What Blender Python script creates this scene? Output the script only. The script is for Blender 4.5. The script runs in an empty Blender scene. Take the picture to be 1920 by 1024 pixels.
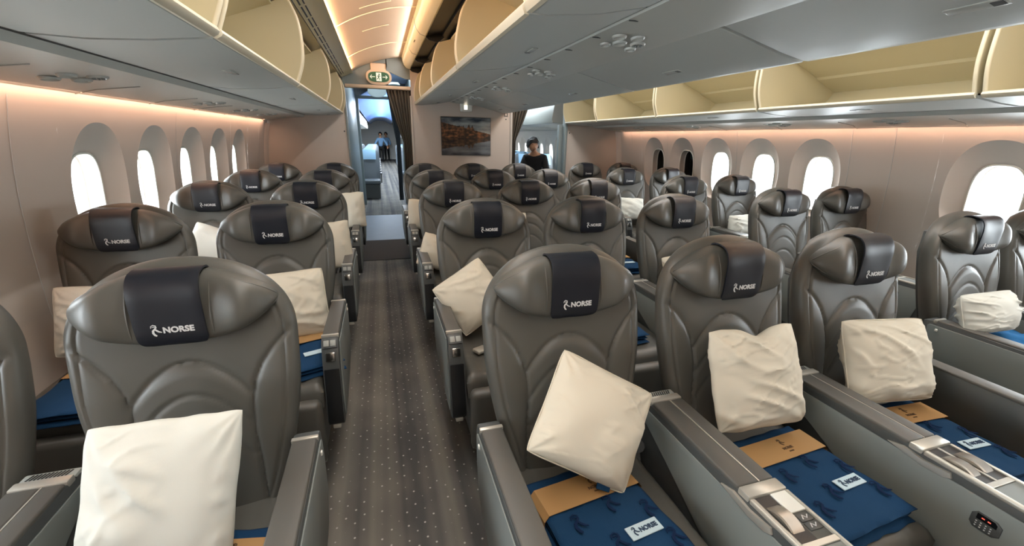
import bpy, bmesh, math, random
from mathutils import Vector, Matrix, noise
random.seed(7)
PI = math.pi
SC = bpy.context.scene
COL = SC.collection

# ------------------------------------------------------------------ materials
def lin(c):
    return tuple((v / 12.92 if v <= 0.04045 else ((v + 0.055) / 1.055) ** 2.4) for v in [q / 255 for q in c]) + (1.0,)

def mat(name, rgb, rough=0.5, metal=0.0, bump=None, var=0.0, coat=0.0, emit=None, estr=0.0, spec=0.5):
    m = bpy.data.materials.new(name)
    m.use_nodes = True
    nt = m.node_tree
    b = nt.nodes['Principled BSDF']
    b.inputs['Base Color'].default_value = lin(rgb)
    b.inputs['Roughness'].default_value = rough
    b.inputs['Metallic'].default_value = metal
    b.inputs['Specular IOR Level'].default_value = spec
    if coat:
        b.inputs['Coat Weight'].default_value = coat
        b.inputs['Coat Roughness'].default_value = 0.25
    if emit:
        b.inputs['Emission Color'].default_value = lin(emit)
        b.inputs['Emission Strength'].default_value = estr
    if bump or var:
        tc = nt.nodes.new('ShaderNodeTexCoord')
        nz = nt.nodes.new('ShaderNodeTexNoise')
        sc, st, dist = bump if bump else (8, 0, 0.001)
        nz.inputs['Scale'].default_value = sc
        nz.inputs['Detail'].default_value = 3
        nt.links.new(tc.outputs['Object'], nz.inputs['Vector'])
        if bump:
            bp = nt.nodes.new('ShaderNodeBump')
            bp.inputs['Strength'].default_value = st
            bp.inputs['Distance'].default_value = dist
            nt.links.new(nz.outputs['Fac'], bp.inputs['Height'])
            nt.links.new(bp.outputs['Normal'], b.inputs['Normal'])
        if var:
            n2 = nt.nodes.new('ShaderNodeTexNoise')
            n2.inputs['Scale'].default_value = 5
            nt.links.new(tc.outputs['Object'], n2.inputs['Vector'])
            mx = nt.nodes.new('ShaderNodeMix'); mx.data_type = 'RGBA'
            c = lin(rgb)
            mx.inputs['A'].default_value = tuple(v * (1 - var) for v in c[:3]) + (1,)
            mx.inputs['B'].default_value = tuple(min(1, v * (1 + var)) for v in c[:3]) + (1,)
            nt.links.new(n2.outputs['Fac'], mx.inputs['Factor'])
            nt.links.new(mx.outputs['Result'], b.inputs['Base Color'])
    return m

M = {}
M['leather'] = mat('taupe_leather', (80, 79, 74), 0.42, bump=(260, 0.08, 0.001), var=0.08)
M['leather_pad'] = mat('armrest_leather', (80, 79, 75), 0.5, bump=(300, 0.12, 0.001))
M['navy'] = mat('navy_leather', (17, 21, 31), 0.42, bump=(300, 0.1, 0.001))
M['print'] = mat('pale_grey_print', (205, 205, 205), 0.6)
M['plastic'] = mat('grey_plastic', (118, 124, 122), 0.42, bump=(500, 0.08, 0.0006))
M['plastic_light'] = mat('light_grey_plastic', (150, 153, 148), 0.4)
M['plastic_dark'] = mat('charcoal_plastic', (70, 73, 73), 0.4)
M['black'] = mat('black_plastic', (22, 24, 26), 0.42)
M['silver'] = mat('satin_silver', (196, 192, 182), 0.33, metal=0.55)
M['chrome'] = mat('polished_metal', (190, 188, 184), 0.18, metal=1.0)
M['roller'] = mat('brushed_roller_metal', (168, 163, 155), 0.3, metal=0.8)
M['shell'] = mat('seat_shell_grey', (66, 67, 66), 0.5)
M['cotton'] = mat('ivory_cotton', (206, 198, 180), 0.85, bump=(420, 0.12, 0.001))
M['cotton_w'] = mat('white_cotton', (212, 212, 203), 0.85, bump=(420, 0.12, 0.001))
M['cotton_shade'] = mat('beige_cotton_back', (214, 198, 176), 0.9)
M['fleece'] = mat('navy_fleece', (20, 54, 86), 0.95, bump=(200, 0.35, 0.002), var=0.15, spec=0.2)
M['fleece_b'] = mat('blue_fleece', (42, 106, 160), 0.95, bump=(120, 0.35, 0.002), var=0.15, spec=0.2)
M['fleece_dark'] = mat('dark_navy_print', (10, 30, 62), 0.95, spec=0.2)
M['kraft'] = mat('kraft_paper', (160, 124, 78), 0.75)
M['ink'] = mat('brown_ink', (84, 62, 40), 0.8)
M['tag'] = mat('pale_blue_cloth_tag', (182, 204, 214), 0.8)
M['tagink'] = mat('navy_ink', (36, 58, 84), 0.8)
M['bin'] = mat('grey_bin_shell', (176, 180, 176), 0.46, bump=(3, 0.06, 0.02))
M['binlip'] = mat('bin_lip_cream', (206, 198, 176), 0.45)
M['cream'] = mat('cream_bin_lining', (198, 188, 156), 0.55)
M['cream_l'] = mat('bin_edge_trim', (220, 208, 180), 0.45)
M['psu'] = mat('service_panel_grey', (176, 178, 172), 0.4)
M['dimple'] = mat('pearl_plastic', (178, 181, 176), 0.25)
M['wall'] = mat('sidewall_laminate', (196, 188, 180), 0.55, bump=(2, 0.03, 0.02))
M['reveal'] = mat('window_reveal_grey', (190, 192, 190), 0.45)
M['bulk'] = mat('bulkhead_laminate', (200, 188, 178), 0.6)
M['bulk_grey'] = mat('door_frame_grey', (128, 140, 142), 0.4)
M['white'] = mat('white_plastic', (226, 226, 218), 0.4)
M['ceil'] = mat('ceiling_laminate', (220, 200, 178), 0.5)
M['coving'] = mat('cream_coving', (240, 236, 208), 0.4)
M['econceil'] = mat('economy_ceiling', (180, 200, 235), 0.5)
M['curtain'] = mat('grey_brown_curtain', (86, 80, 72), 0.9)
M['green'] = mat('exit_green', (18, 78, 52), 0.4, emit=(18, 90, 58), estr=0.12)
M['exitwhite'] = mat('exit_white', (225, 235, 225), 0.5, emit=(225, 235, 225), estr=0.35)
M['econ'] = mat('economy_seat_grey', (84, 92, 98), 0.5)
M['econcover'] = mat('economy_head_cover_blue', (150, 190, 222), 0.7)
M['skin'] = mat('skin', (176, 130, 100), 0.55)
M['hair'] = mat('black_hair', (14, 12, 11), 0.6)
M['cloth_black'] = mat('black_cloth', (10, 10, 12), 0.85)
M['cloth_blue'] = mat('pale_blue_cloth', (120, 160, 200), 0.8)
M['mirror'] = mat('monitor_black', (12, 14, 18), 0.15)
M['mattile'] = mat('grey_vinyl_floor', (88, 100, 110), 0.6, var=0.1, spec=.25)
M['led'] = mat('red_led', (255, 120, 100), 0.4, emit=(255, 90, 70), estr=.7)
M['lampglow'] = mat('small_lamp', (250, 240, 220), 0.4, emit=(255, 240, 215), estr=3.0)

def carpet_mat():
    m = bpy.data.materials.new('speckled_carpet'); m.use_nodes = True
    nt = m.node_tree; b = nt.nodes['Principled BSDF']
    b.inputs['Roughness'].default_value = 0.95
    b.inputs['Specular IOR Level'].default_value = 0.15
    tc = nt.nodes.new('ShaderNodeTexCoord')
    mp = nt.nodes.new('ShaderNodeMapping')
    mp.inputs['Rotation'].default_value = (0, 0, PI / 4)
    nt.links.new(tc.outputs['Object'], mp.inputs['Vector'])
    v = nt.nodes.new('ShaderNodeTexVoronoi'); v.inputs['Scale'].default_value = 21
    v.inputs['Randomness'].default_value = 0.12
    nt.links.new(mp.outputs['Vector'], v.inputs['Vector'])
    cr = nt.nodes.new('ShaderNodeValToRGB')
    cr.color_ramp.elements[0].position = 0.06; cr.color_ramp.elements[0].color = (1, 1, 1, 1)
    cr.color_ramp.elements[1].position = 0.105; cr.color_ramp.elements[1].color = (0, 0, 0, 1)
    nt.links.new(v.outputs['Distance'], cr.inputs['Fac'])
    n = nt.nodes.new('ShaderNodeTexNoise'); n.inputs['Scale'].default_value = 3.0; n.inputs['Detail'].default_value = 2
    nt.links.new(tc.outputs['Object'], n.inputs['Vector'])
    # worn traffic lanes along the aisle
    mp2 = nt.nodes.new('ShaderNodeMapping'); mp2.inputs['Scale'].default_value = (9.0, 0.10, 1)
    nt.links.new(tc.outputs['Object'], mp2.inputs['Vector'])
    n2 = nt.nodes.new('ShaderNodeTexNoise'); n2.inputs['Scale'].default_value = 1.0
    nt.links.new(mp2.outputs['Vector'], n2.inputs['Vector'])
    ad = nt.nodes.new('ShaderNodeMath'); ad.operation = 'MULTIPLY_ADD'; ad.inputs[1].default_value = 0.3
    nt.links.new(n.outputs['Fac'], ad.inputs[0]); nt.links.new(n2.outputs['Fac'], ad.inputs[2])
    r2 = nt.nodes.new('ShaderNodeValToRGB')
    r2.color_ramp.elements[0].position = 0.52; r2.color_ramp.elements[0].color = lin((76, 76, 76))
    r2.color_ramp.elements[1].position = 0.82; r2.color_ramp.elements[1].color = lin((118, 115, 108))
    nt.links.new(ad.outputs[0], r2.inputs['Fac'])
    mx = nt.nodes.new('ShaderNodeMix'); mx.data_type = 'RGBA'
    nt.links.new(cr.outputs['Color'], mx.inputs['Factor'])
    nt.links.new(r2.outputs['Color'], mx.inputs['A'])
    mx.inputs['B'].default_value = lin((176, 172, 168))
    nt.links.new(mx.outputs['Result'], b.inputs['Base Color'])
    f = nt.nodes.new('ShaderNodeTexNoise'); f.inputs['Scale'].default_value = 400
    nt.links.new(tc.outputs['Object'], f.inputs['Vector'])
    bp = nt.nodes.new('ShaderNodeBump'); bp.inputs['Strength'].default_value = 0.5; bp.inputs['Distance'].default_value = 0.003
    nt.links.new(f.outputs['Fac'], bp.inputs['Height']); nt.links.new(bp.outputs['Normal'], b.inputs['Normal'])
    return m
M['carpet'] = carpet_mat()

def pane_mat(name, tint, gloss=0.06):
    m = bpy.data.materials.new(name); m.use_nodes = True
    nt = m.node_tree
    for n in list(nt.nodes):
        if n.type != 'OUTPUT_MATERIAL': nt.nodes.remove(n)
    out = [n for n in nt.nodes if n.type == 'OUTPUT_MATERIAL'][0]
    t = nt.nodes.new('ShaderNodeBsdfTransparent'); t.inputs['Color'].default_value = tint
    g = nt.nodes.new('ShaderNodeBsdfGlossy'); g.inputs['Roughness'].default_value = 0.02
    mx = nt.nodes.new('ShaderNodeMixShader'); mx.inputs[0].default_value = gloss
    nt.links.new(t.outputs[0], mx.inputs[1]); nt.links.new(g.outputs[0], mx.inputs[2])
    nt.links.new(mx.outputs[0], out.inputs['Surface'])
    return m
M['pane'] = pane_mat('clear_window_pane', (1, 1, 1, 1))
M['pane_dim'] = pane_mat('dimmed_window_pane', (0.006, 0.008, 0.007, 1), 0.05)

def picture_mat():
    m = bpy.data.materials.new('lake_photograph'); m.use_nodes = True
    nt = m.node_tree; N = nt.nodes; Lk = nt.links; b = N['Principled BSDF']
    b.inputs['Roughness'].default_value = 0.35
    tc = N.new('ShaderNodeTexCoord'); sp = N.new('ShaderNodeSeparateXYZ')
    Lk.new(tc.outputs['Generated'], sp.inputs[0])      # x 0..1, z 0..1
    def math_(op, a, b_=None):
        n = N.new('ShaderNodeMath'); n.operation = op
        for i, q in enumerate((a, b_)):
            if q is None: continue
            if hasattr(q, 'links') or hasattr(q, 'is_linked'): Lk.new(q, n.inputs[i])
            else: n.inputs[i].default_value = q
        return n.outputs[0]
    x, z = sp.outputs['X'], sp.outputs['Z']
    ab = math_('ABSOLUTE', math_('SUBTRACT', z, 0.47))           # distance from the shoreline
    isw = math_('LESS_THAN', z, 0.47)
    cb = N.new('ShaderNodeCombineXYZ'); Lk.new(x, cb.inputs[0]); Lk.new(ab, cb.inputs[2])
    def noise_(sx, sz, det=4):
        mp = N.new('ShaderNodeMapping'); mp.inputs['Scale'].default_value = (sx, 1, sz)
        Lk.new(cb.outputs[0], mp.inputs['Vector'])
        n = N.new('ShaderNodeTexNoise'); n.inputs['Scale'].default_value = 1; n.inputs['Detail'].default_value = det
        Lk.new(mp.outputs[0], n.inputs['Vector']); return n.outputs['Fac']
    nx = noise_(26, 0.0); ny = noise_(11, 14, 5); nt_ = noise_(60, 1, 1)
    ridge = math_('ADD', math_('MULTIPLY', x, -0.30), 0.37)
    ridge = math_('ADD', ridge, math_('MULTIPLY', nx, 0.06))
    ridge = math_('MULTIPLY', ridge, math_('SUBTRACT', 1.0, math_('MULTIPLY', isw, 0.22)))
    def firs(cx, wd, hh):
        c = math_('SUBTRACT', 1.0, math_('MULTIPLY', math_('ABSOLUTE', math_('SUBTRACT', x, cx)), wd))
        return math_('MULTIPLY', math_('MAXIMUM', c, 0.0), hh)
    ridge2 = ridge
    for cx, wd, hh in ((.555, 26, .13), (.625, 26, .13), (.44, 38, .05), (.36, 38, .03), (.40, 44, .04)):
        ridge2 = math_('ADD', ridge2, firs(cx, wd, hh))
    land = math_('LESS_THAN', ab, ridge2)
    r = N.new('ShaderNodeValToRGB'); e = r.color_ramp.elements
    e[0].position = 0.38; e[0].color = lin((30, 24, 16)); e[1].position = 0.68; e[1].color = lin((160, 108, 68))
    k = e.new(0.5); k.color = lin((88, 58, 38))
    Lk.new(ny, r.inputs['Fac'])
    gr = math_('ADD', math_('MULTIPLY', noise_(2.5, 7, 3), 0.9), math_('MULTIPLY', ab, -0.75))
    gr = math_('ADD', gr, math_('MULTIPLY', x, 0.12))
    s = N.new('ShaderNodeValToRGB'); e = s.color_ramp.elements
    e[0].position = 0.08; e[0].color = lin((26, 44, 62)); e[1].position = 0.46; e[1].color = lin((178, 184, 184))
    Lk.new(gr, s.inputs['Fac'])
    mx = N.new('ShaderNodeMix'); mx.data_type = 'RGBA'
    Lk.new(land, mx.inputs['Factor']); Lk.new(s.outputs['Color'], mx.inputs['A']); Lk.new(r.outputs['Color'], mx.inputs['B'])
    m2 = N.new('ShaderNodeMix'); m2.data_type = 'RGBA'; m2.blend_type = 'MULTIPLY'
    Lk.new(math_('MULTIPLY', isw, 0.9), m2.inputs['Factor'])
    Lk.new(mx.outputs['Result'], m2.inputs['A']); m2.inputs['B'].default_value = lin((150, 158, 170))
    Lk.new(m2.outputs['Result'], b.inputs['Base Color'])
    return m
M['picture'] = picture_mat()

# ------------------------------------------------------------------ mesh helpers
def finish(name, bm, m, parent=None, smooth=35, loc=None, rot=None):
    me = bpy.data.meshes.new(name)
    bmesh.ops.recalc_face_normals(bm, faces=bm.faces[:])
    bm.to_mesh(me); bm.free()
    ms = m if isinstance(m, (list, tuple)) else [m]
    for q in ms: me.materials.append(M[q] if isinstance(q, str) else q)
    if smooth:
        for p in me.polygons: p.use_smooth = True
        me.set_sharp_from_angle(angle=math.radians(smooth))
    o = bpy.data.objects.new(name, me); COL.objects.link(o)
    if parent is not None: o.parent = parent
    if loc is not None: o.location = loc
    if rot is not None: o.rotation_euler = rot
    return o

def empty(name, loc=(0, 0, 0), rz=0.0):
    o = bpy.data.objects.new(name, None); COL.objects.link(o)
    o.empty_display_size = 0.1
    o.location = loc; o.rotation_euler = (0, 0, rz); return o

def tag(o, label=None, cat=None, group=None, kind=None):
    if label: o['label'] = label
    if cat: o['category'] = cat
    if group: o['group'] = group
    if kind: o['kind'] = kind
    return o

def copy_tree(o, parent=None):
    c = o.copy(); COL.objects.link(c); c.parent = parent
    for ch in list(o.children): copy_tree(ch, c)
    return c

def box(bm, x0, x1, y0, y1, z0, z1, bev=0.0, seg=2, T=None, mi=0):
    vs = [bm.verts.new((x, y, z)) for x in (x0, x1) for y in (y0, y1) for z in (z0, z1)]
    q = [(0, 1, 3, 2), (4, 6, 7, 5), (0, 4, 5, 1), (2, 3, 7, 6), (0, 2, 6, 4), (1, 5, 7, 3)]
    fs = [bm.faces.new([vs[i] for i in f]) for f in q]
    for f in fs: f.material_index = mi
    if T is not None:
        for v in vs: v.co = T @ v.co
    if bev > 0:
        es = list({e for f in fs for e in f.edges})
        bmesh.ops.bevel(bm, geom=es, offset=bev, segments=seg, profile=0.5, affect='EDGES')

def extr(bm, pts, a, b, axis='x', bev=0.0, seg=2, mi=0):
    """closed polygon extruded along an axis: 'x' pts=(y,z); 'y' pts=(x,z); 'z' pts=(x,y)"""
    def P(p, t):
        if axis == 'x': return (t, p[0], p[1])
        if axis == 'y': return (p[0], t, p[1])
        return (p[0], p[1], t)
    A = [bm.verts.new(P(p, a)) for p in pts]; B = [bm.verts.new(P(p, b)) for p in pts]
    n = len(pts); fs = [bm.faces.new(A), bm.faces.new(B[::-1])]
    caps = list(fs)
    for i in range(n):
        fs.append(bm.faces.new([A[i], B[i], B[(i + 1) % n], A[(i + 1) % n]]))
    for f in fs: f.material_index = mi
    if bev > 0:
        es = list({e for f in caps for e in f.edges})
        bmesh.ops.bevel(bm, geom=es, offset=bev, segments=seg, profile=0.5, affect='EDGES')

def grid(bm, rows, close=False, mi=0):
    V = [[bm.verts.new(p) for p in r] for r in rows]
    for i in range(len(V) - 1):
        n = len(V[i])
        for j in range(n if close else n - 1):
            k = (j + 1) % n
            try: bm.faces.new([V[i][j], V[i][k], V[i + 1][k], V[i + 1][j]]).material_index = mi
            except ValueError: pass
    return V

def cyl(bm, c, r, h, axis='z', n=24, r2=None, bev=0.0):
    r2 = r if r2 is None else r2
    def P(a, t, rr):
        u, v = rr * math.cos(a), rr * math.sin(a)
        d = {'z': (u, v, t), 'y': (u, t, v), 'x': (t, u, v)}[axis]
        return (c[0] + d[0], c[1] + d[1], c[2] + d[2])
    lv = [(0.0, 0.0001), (0.0, r), (h, r2), (h, 0.0001)] if not bev else [(0, .0001), (0, r - bev), (bev, r), (h - bev, r2), (h, r2 - bev), (h, .0001)]
    rows = [[P(2 * PI * i / n, t, rr) for i in range(n)] for t, rr in lv]
    V = grid(bm, rows, close=True)
    bm.faces.new(V[0]); bm.faces.new(V[-1][::-1])

def tube(bm, pts, r, n=10):
    pts = [Vector(p) for p in pts]
    rows = []
    for i, p in enumerate(pts):
        d = (pts[min(i + 1, len(pts) - 1)] - pts[max(i - 1, 0)]).normalized()
        u = d.orthogonal().normalized()
        if rows: # keep frame stable
            u = (pu - d * pu.dot(d)).normalized()
        pu = u; w = d.cross(u)
        rows.append([tuple(p + r * (math.cos(2 * PI * k / n) * u + math.sin(2 * PI * k / n) * w)) for k in range(n)])
    V = grid(bm, rows, close=True)
    bm.faces.new(V[0]); bm.faces.new(V[-1][::-1])

def interp(tab, x):
    if x <= tab[0][0]: return tab[0][1]
    for (a, p), (b, q) in zip(tab, tab[1:]):
        if x <= b:
            t = (x - a) / (b - a); return p + (q - p) * t
    return tab[-1][1]

def sinterp(tab, x):
    """Catmull-Rom through a table"""
    if x <= tab[0][0]: return tab[0][1]
    if x >= tab[-1][0]: return tab[-1][1]
    for i in range(len(tab) - 1):
        if x <= tab[i + 1][0]:
            x0, y0 = tab[i]; x1, y1 = tab[i + 1]
            s0 = ((y1 - tab[i - 1][1]) / (x1 - tab[i - 1][0])) if i > 0 else (y1 - y0) / (x1 - x0)
            s1 = ((tab[i + 2][1] - y0) / (tab[i + 2][0] - x0)) if i + 2 < len(tab) else (y1 - y0) / (x1 - x0)
            h = x1 - x0; t = (x - x0) / h
            return (2*t**3 - 3*t*t + 1)*y0 + (t**3 - 2*t*t + t)*h*s0 + (-2*t**3 + 3*t*t)*y1 + (t**3 - t*t)*h*s1

_txt = {}
def text_mesh(s, size, bold=0.0, depth=0.0006):
    """letters as a mesh in the local x-z plane, centred, facing -y"""
    cu = bpy.data.curves.new('lettering', 'FONT'); cu.body = s; cu.size = size; cu.offset = bold
    cu.extrude = depth; cu.resolution_u = 3
    cu.align_x = 'CENTER'; cu.align_y = 'CENTER'
    o = bpy.data.objects.new('lettering', cu); COL.objects.link(o)
    dg = bpy.context.evaluated_depsgraph_get()
    me = bpy.data.meshes.new_from_object(o.evaluated_get(dg))
    bpy.data.objects.remove(o); bpy.data.curves.remove(cu)
    bm = bmesh.new(); bm.from_mesh(me); bpy.data.meshes.remove(me)
    bm.transform(Matrix.Rotation(PI / 2, 4, 'X'))
    return bm

def stroke(bm, pts, w, y=0.0, th=0.0012):
    """ribbon of width w (list or number) in the x-z plane, slightly thick"""
    n = len(pts); L = []
    for i in range(n):
        a = Vector(pts[max(0, i - 1)]); b = Vector(pts[min(n - 1, i + 1)])
        d = (b - a).normalized(); nn = Vector((-d.y, d.x)); ww = (w[i] if isinstance(w, list) else w) / 2
        p = Vector(pts[i]); L.append((p + nn * ww, p - nn * ww))
    for s in (0,):
        F = [[bm.verts.new((q.x, y - th, q.y)) for q in pr] for pr in L]
        B = [[bm.verts.new((q.x, y, q.y)) for q in pr] for pr in L]
        for i in range(n - 1):
            bm.faces.new([F[i][0], F[i + 1][0], F[i + 1][1], F[i][1]])
            bm.faces.new([B[i][0], B[i][1], B[i + 1][1], B[i + 1][0]])
            bm.faces.new([F[i][0], B[i][0], B[i + 1][0], F[i + 1][0]])
            bm.faces.new([F[i][1], F[i + 1][1], B[i + 1][1], B[i][1]])
        bm.faces.new([F[0][0], F[0][1], B[0][1], B[0][0]]); bm.faces.new([F[-1][0], B[-1][0], B[-1][1], F[-1][1]])

def emblem(bm, s, ox=0, oz=0, y=0.0, fl=1):
    """the looping striding emblem, s = height"""
    loop = [(math.cos(a) * 0.17 - 0.10, math.sin(a) * 0.13 + 0.34) for a in [math.radians(t) for t in range(-150, 111, 20)][::-1]]
    head = [(-0.30, 0.22)] + [(-0.27, 0.40), (-0.12, 0.49), (0.05, 0.42), (0.07, 0.25), (-0.05, 0.12), (-0.18, -0.02), (-0.20, -0.22), (-0.10, -0.42), (0.02, -0.50)]
    leg = [(-0.04, 0.13), (0.08, -0.02), (0.22, -0.14), (0.42, -0.20)]
    arm = [(-0.22, 0.30), (-0.10, 0.33), (0.0, 0.27)]
    for pl, ww in ((head, [.03, .06, .08, .09, .10, .12, .15, .15, .14, .10]), (leg, [.10, .12, .11, .05]), (arm, .05)):
        stroke(bm, [(ox + fl * p[0] * s, oz + p[1] * s) for p in pl], [q * s for q in ww] if isinstance(ww, list) else ww * s, y)

def logo_bm(h, bold=None):
    """emblem + NORSE, h = letter height"""
    bm = text_mesh('NORSE', h * 1.36, h * 0.05 if bold is None else bold)
    bm.transform(Matrix.Translation((h * 0.75, -0.0004, -h * 0.12)))
    emblem(bm, h * 1.9, -h * 2.35, 0.0)
    return bm

# ------------------------------------------------------------------ seat geometry (local y=0 at the logo, facing -y)
HW = [(.36, .150), (.42, .170), (.50, .200), (.60, .228), (.70, .248), (.80, .262), (.90, .266), (.95, .266), (1.0, .266)]
ZT = 1.155
def back_y(z): return 0.028 - (1.0 - z) * 0.205
def hwz(z):
    if z <= .95: return sinterp(HW, z)
    t = min(1.0, (z - .95) / (ZT - .95)); return .2660 * (1 - t ** 2.05) ** (1 / 2.05)
def ztop(x):
    a = min(1.0, abs(x) / .2660); return .95 + (ZT - .95) * (1 - a ** 2.05) ** (1 / 2.05)
def seg_d(px, pz, pts):
    best = 9
    for (ax, az), (bx, bz) in zip(pts, pts[1:]):
        dx, dz = bx - ax, bz - az; t = max(0, min(1, ((px - ax) * dx + (pz - az) * dz) / (dx * dx + dz * dz)))
        d = math.hypot(px - ax - t * dx, pz - az - t * dz)
        if d < best: best = d
    return best
def arcpts(x0, zb, zp, n=14, p=2.0):
    return [(x0 * (2 * i / n - 1), zb + (zp - zb) * (1 - abs(2 * i / n - 1) ** p)) for i in range(n + 1)]
SIDE = [(.262, .955), (.235, .935), (.205, .905), (.175, .865), (.152, .815), (.140, .755), (.138, .68), (.145, .60), (.150, .50), (.150, .40)]
ARCH1 = arcpts(.145, .775, .885); ARCH2 = arcpts(.138, .69, .80); ARCH3 = arcpts(.13, .61, .71)
def front_y(x, z):
    hw = hwz(z); zt = ztop(x)
    e = min(hw - abs(x), zt - z)
    e = max(0.0, e); r = .030
    off = (r - math.sqrt(max(0, r * r - (r - e) ** 2))) if e < r else 0.0
    y = back_y(z) + off
    ax = abs(x)
    # groove of the perimeter piping
    d = abs(e - .034)
    y += .0048 * math.exp(-(d / .0042) ** 2)
    # bolsters and the centre panel
    ds = seg_d(ax, z, SIDE); 
    sx = interp([(z_, x_) for x_, z_ in SIDE[::-1]], z)
    below = max(0.0, min(1.0, (.93 - z) / .12))
    if ax > sx: y -= .009 * below * math.sin(min(1, (ax - sx) / max(.02, hw - sx)) * PI) ** .8
    y += .0078 * math.exp(-(ds / .0050) ** 2) * (1 if z < .955 else 0)
    if ax < sx:
        for A, dp in ((ARCH1, .0055), (ARCH2, .0045), (ARCH3, .004)):
            da = seg_d(ax, z, A)
            y += dp * 1.15 * math.exp(-(da / .0048) ** 2)
        z1 = .775 + .11 * (1 - min(1, ax / .145) ** 2)
        if z < z1: y -= .010 * min(1, (z1 - z) / .03) * (1 - (ax / .15) ** 2)
    y += .010 * math.exp(-((z - .80) / .2) ** 2) * math.exp(-(ax / .10) ** 2) * .3
    # soft leather waviness
    y += .0022 * noise.noise(Vector((x * 9, 0, z * 9)))
    return y

def backrest_bm():
    bm = bmesh.new()
    zs = [.36 + i * .0067 for i in range(88)]
    zs += [.95 + (ZT - .95) * math.sin(PI / 2 * i / 34) for i in range(1, 34)] + [ZT - .0004]
    NF, NB = 84, 16
    rows = []
    for z in zs:
        hw = max(.004, hwz(z)); row = []
        for i in range(NF + 1):
            a = -math.cos(PI * i / NF); s = (2 * i / NF - 1)
            x = hw * (0.55 * s + 0.45 * a)
            row.append((x, front_y(x, z), z))
        th = .118 * (1 - .25 * max(0, (z - .9) / .27))
        for i in range(1, NB):
            t = i / NB; a = PI * t
            x = hw * math.cos(a); e = min(hw - abs(x), ZT - z)
            b = back_y(z) + .030 + (th - .030) * (max(0, 1 - abs(math.cos(a)) ** 4)) ** .5 * min(1, ((ZT - z) / .05)) ** .5
            row.append((x, b, z))
        rows.append(row)
    V = grid(bm, rows, close=True)
    bm.faces.new(V[0]); bm.faces.new(V[-1][::-1])
    return bm

HC = 1.045     # headrest centre height
def headrest_bm():
    bm = bmesh.new(); rows = []; NX = 46; NR = 30
    for i in range(NX + 1):
        s = math.sin(PI / 2 * (2 * i / NX - 1)) ; x = .230 * s
        a = abs(s); hh = .093 * max(.0, 1 - a ** 2.1) ** .74 + .002
        bulge = .058 + .020 * math.exp(-((a - .68) / .19) ** 2)
        prot = bulge * max(0, 1 - a ** 6) ** .5 + .002
        row = []
        for k in range(NR):
            t = 2 * PI * k / NR; c, sn = math.cos(t), math.sin(t)
            z = HC + hh * math.copysign(abs(sn) ** .8, sn)
            yb = back_y(z) - .0
            y = yb + .030 - .5 * (prot + .030) - .5 * (prot + .030) * math.copysign(abs(c) ** .6, c)
            # seam line parallel to the edge
            row.append((x, y, z))
        rows.append(row)
    V = grid(bm, rows, close=True)
    bm.faces.new(V[0]); bm.faces.new(V[-1][::-1])
    # seams each side of the cover
    for k in range(0): pass
    return bm

def cover_path():
    """profile (y,z) of the cover from the back over the top and down the front"""
    z0 = HC
    return [(.052, 1.110), (.050, 1.125), (.042, 1.136), (.024, 1.1405), (.004, 1.139), (-.014, 1.131), (-.027, 1.112), (-.033, 1.085), (-.034, 1.055),
            (-.034, 1.033), (-.034, 1.008), (-.032, .985), (-.026, .966), (-.020, .958)]
def cover_bm(hw=.0755, th=.0045):
    bm = bmesh.new(); P = cover_path(); n = 28
    # resample smooth
    tab_y = [(i, p[0]) for i, p in enumerate(P)]; tab_z = [(i, p[1]) for i, p in enumerate(P)]
    S = [i * .25 for i in range((len(P) - 1) * 4 + 1)]
    def surf(d):
        rows = []
        for s in S:
            y, z = sinterp(tab_y, s), sinterp(tab_z, s)
            y1, z1 = sinterp(tab_y, min(s + .1, len(P) - 1)), sinterp(tab_z, min(s + .1, len(P) - 1))
            y0, z0 = sinterp(tab_y, max(s - .1, 0)), sinterp(tab_z, max(s - .1, 0))
            tx = Vector((y1 - y0, z1 - z0)); tx = tx.normalized() if tx.length > 1e-9 else Vector((0, -1))
            nrm = Vector((tx.y, -tx.x))                      # outward (towards -y on the front)
            zc = z - .958; w = hw
            if zc < .020 and s > 6: w = hw - (.020 - math.sqrt(max(0, .020 ** 2 - (.020 - max(0, zc)) ** 2)))
            row = []
            for k in range(n + 1):
                q = 2 * k / n - 1; x = w * q
                edge = .004 * abs(q) ** 6 + .0022 * math.sin(q * 3 + z * 30) * .3
                row.append((x, y + nrm.x * d + edge - .004 * (abs(q) ** 3) * (1 if s > 4 else 0), z + nrm.y * d))
            rows.append(row)
        return rows
    A = grid(bm, surf(th)); B = grid(bm, surf(0))
    m_, k_ = len(A), len(A[0])
    for i in range(m_ - 1):
        for j in (0, k_ - 1): bm.faces.new([A[i][j], A[i + 1][j], B[i + 1][j], B[i][j]])
    for j in range(k_ - 1):
        for i in (0, m_ - 1): bm.faces.new([A[i][j], A[i][j + 1], B[i][j + 1], B[i][j]])
    return bm

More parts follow.
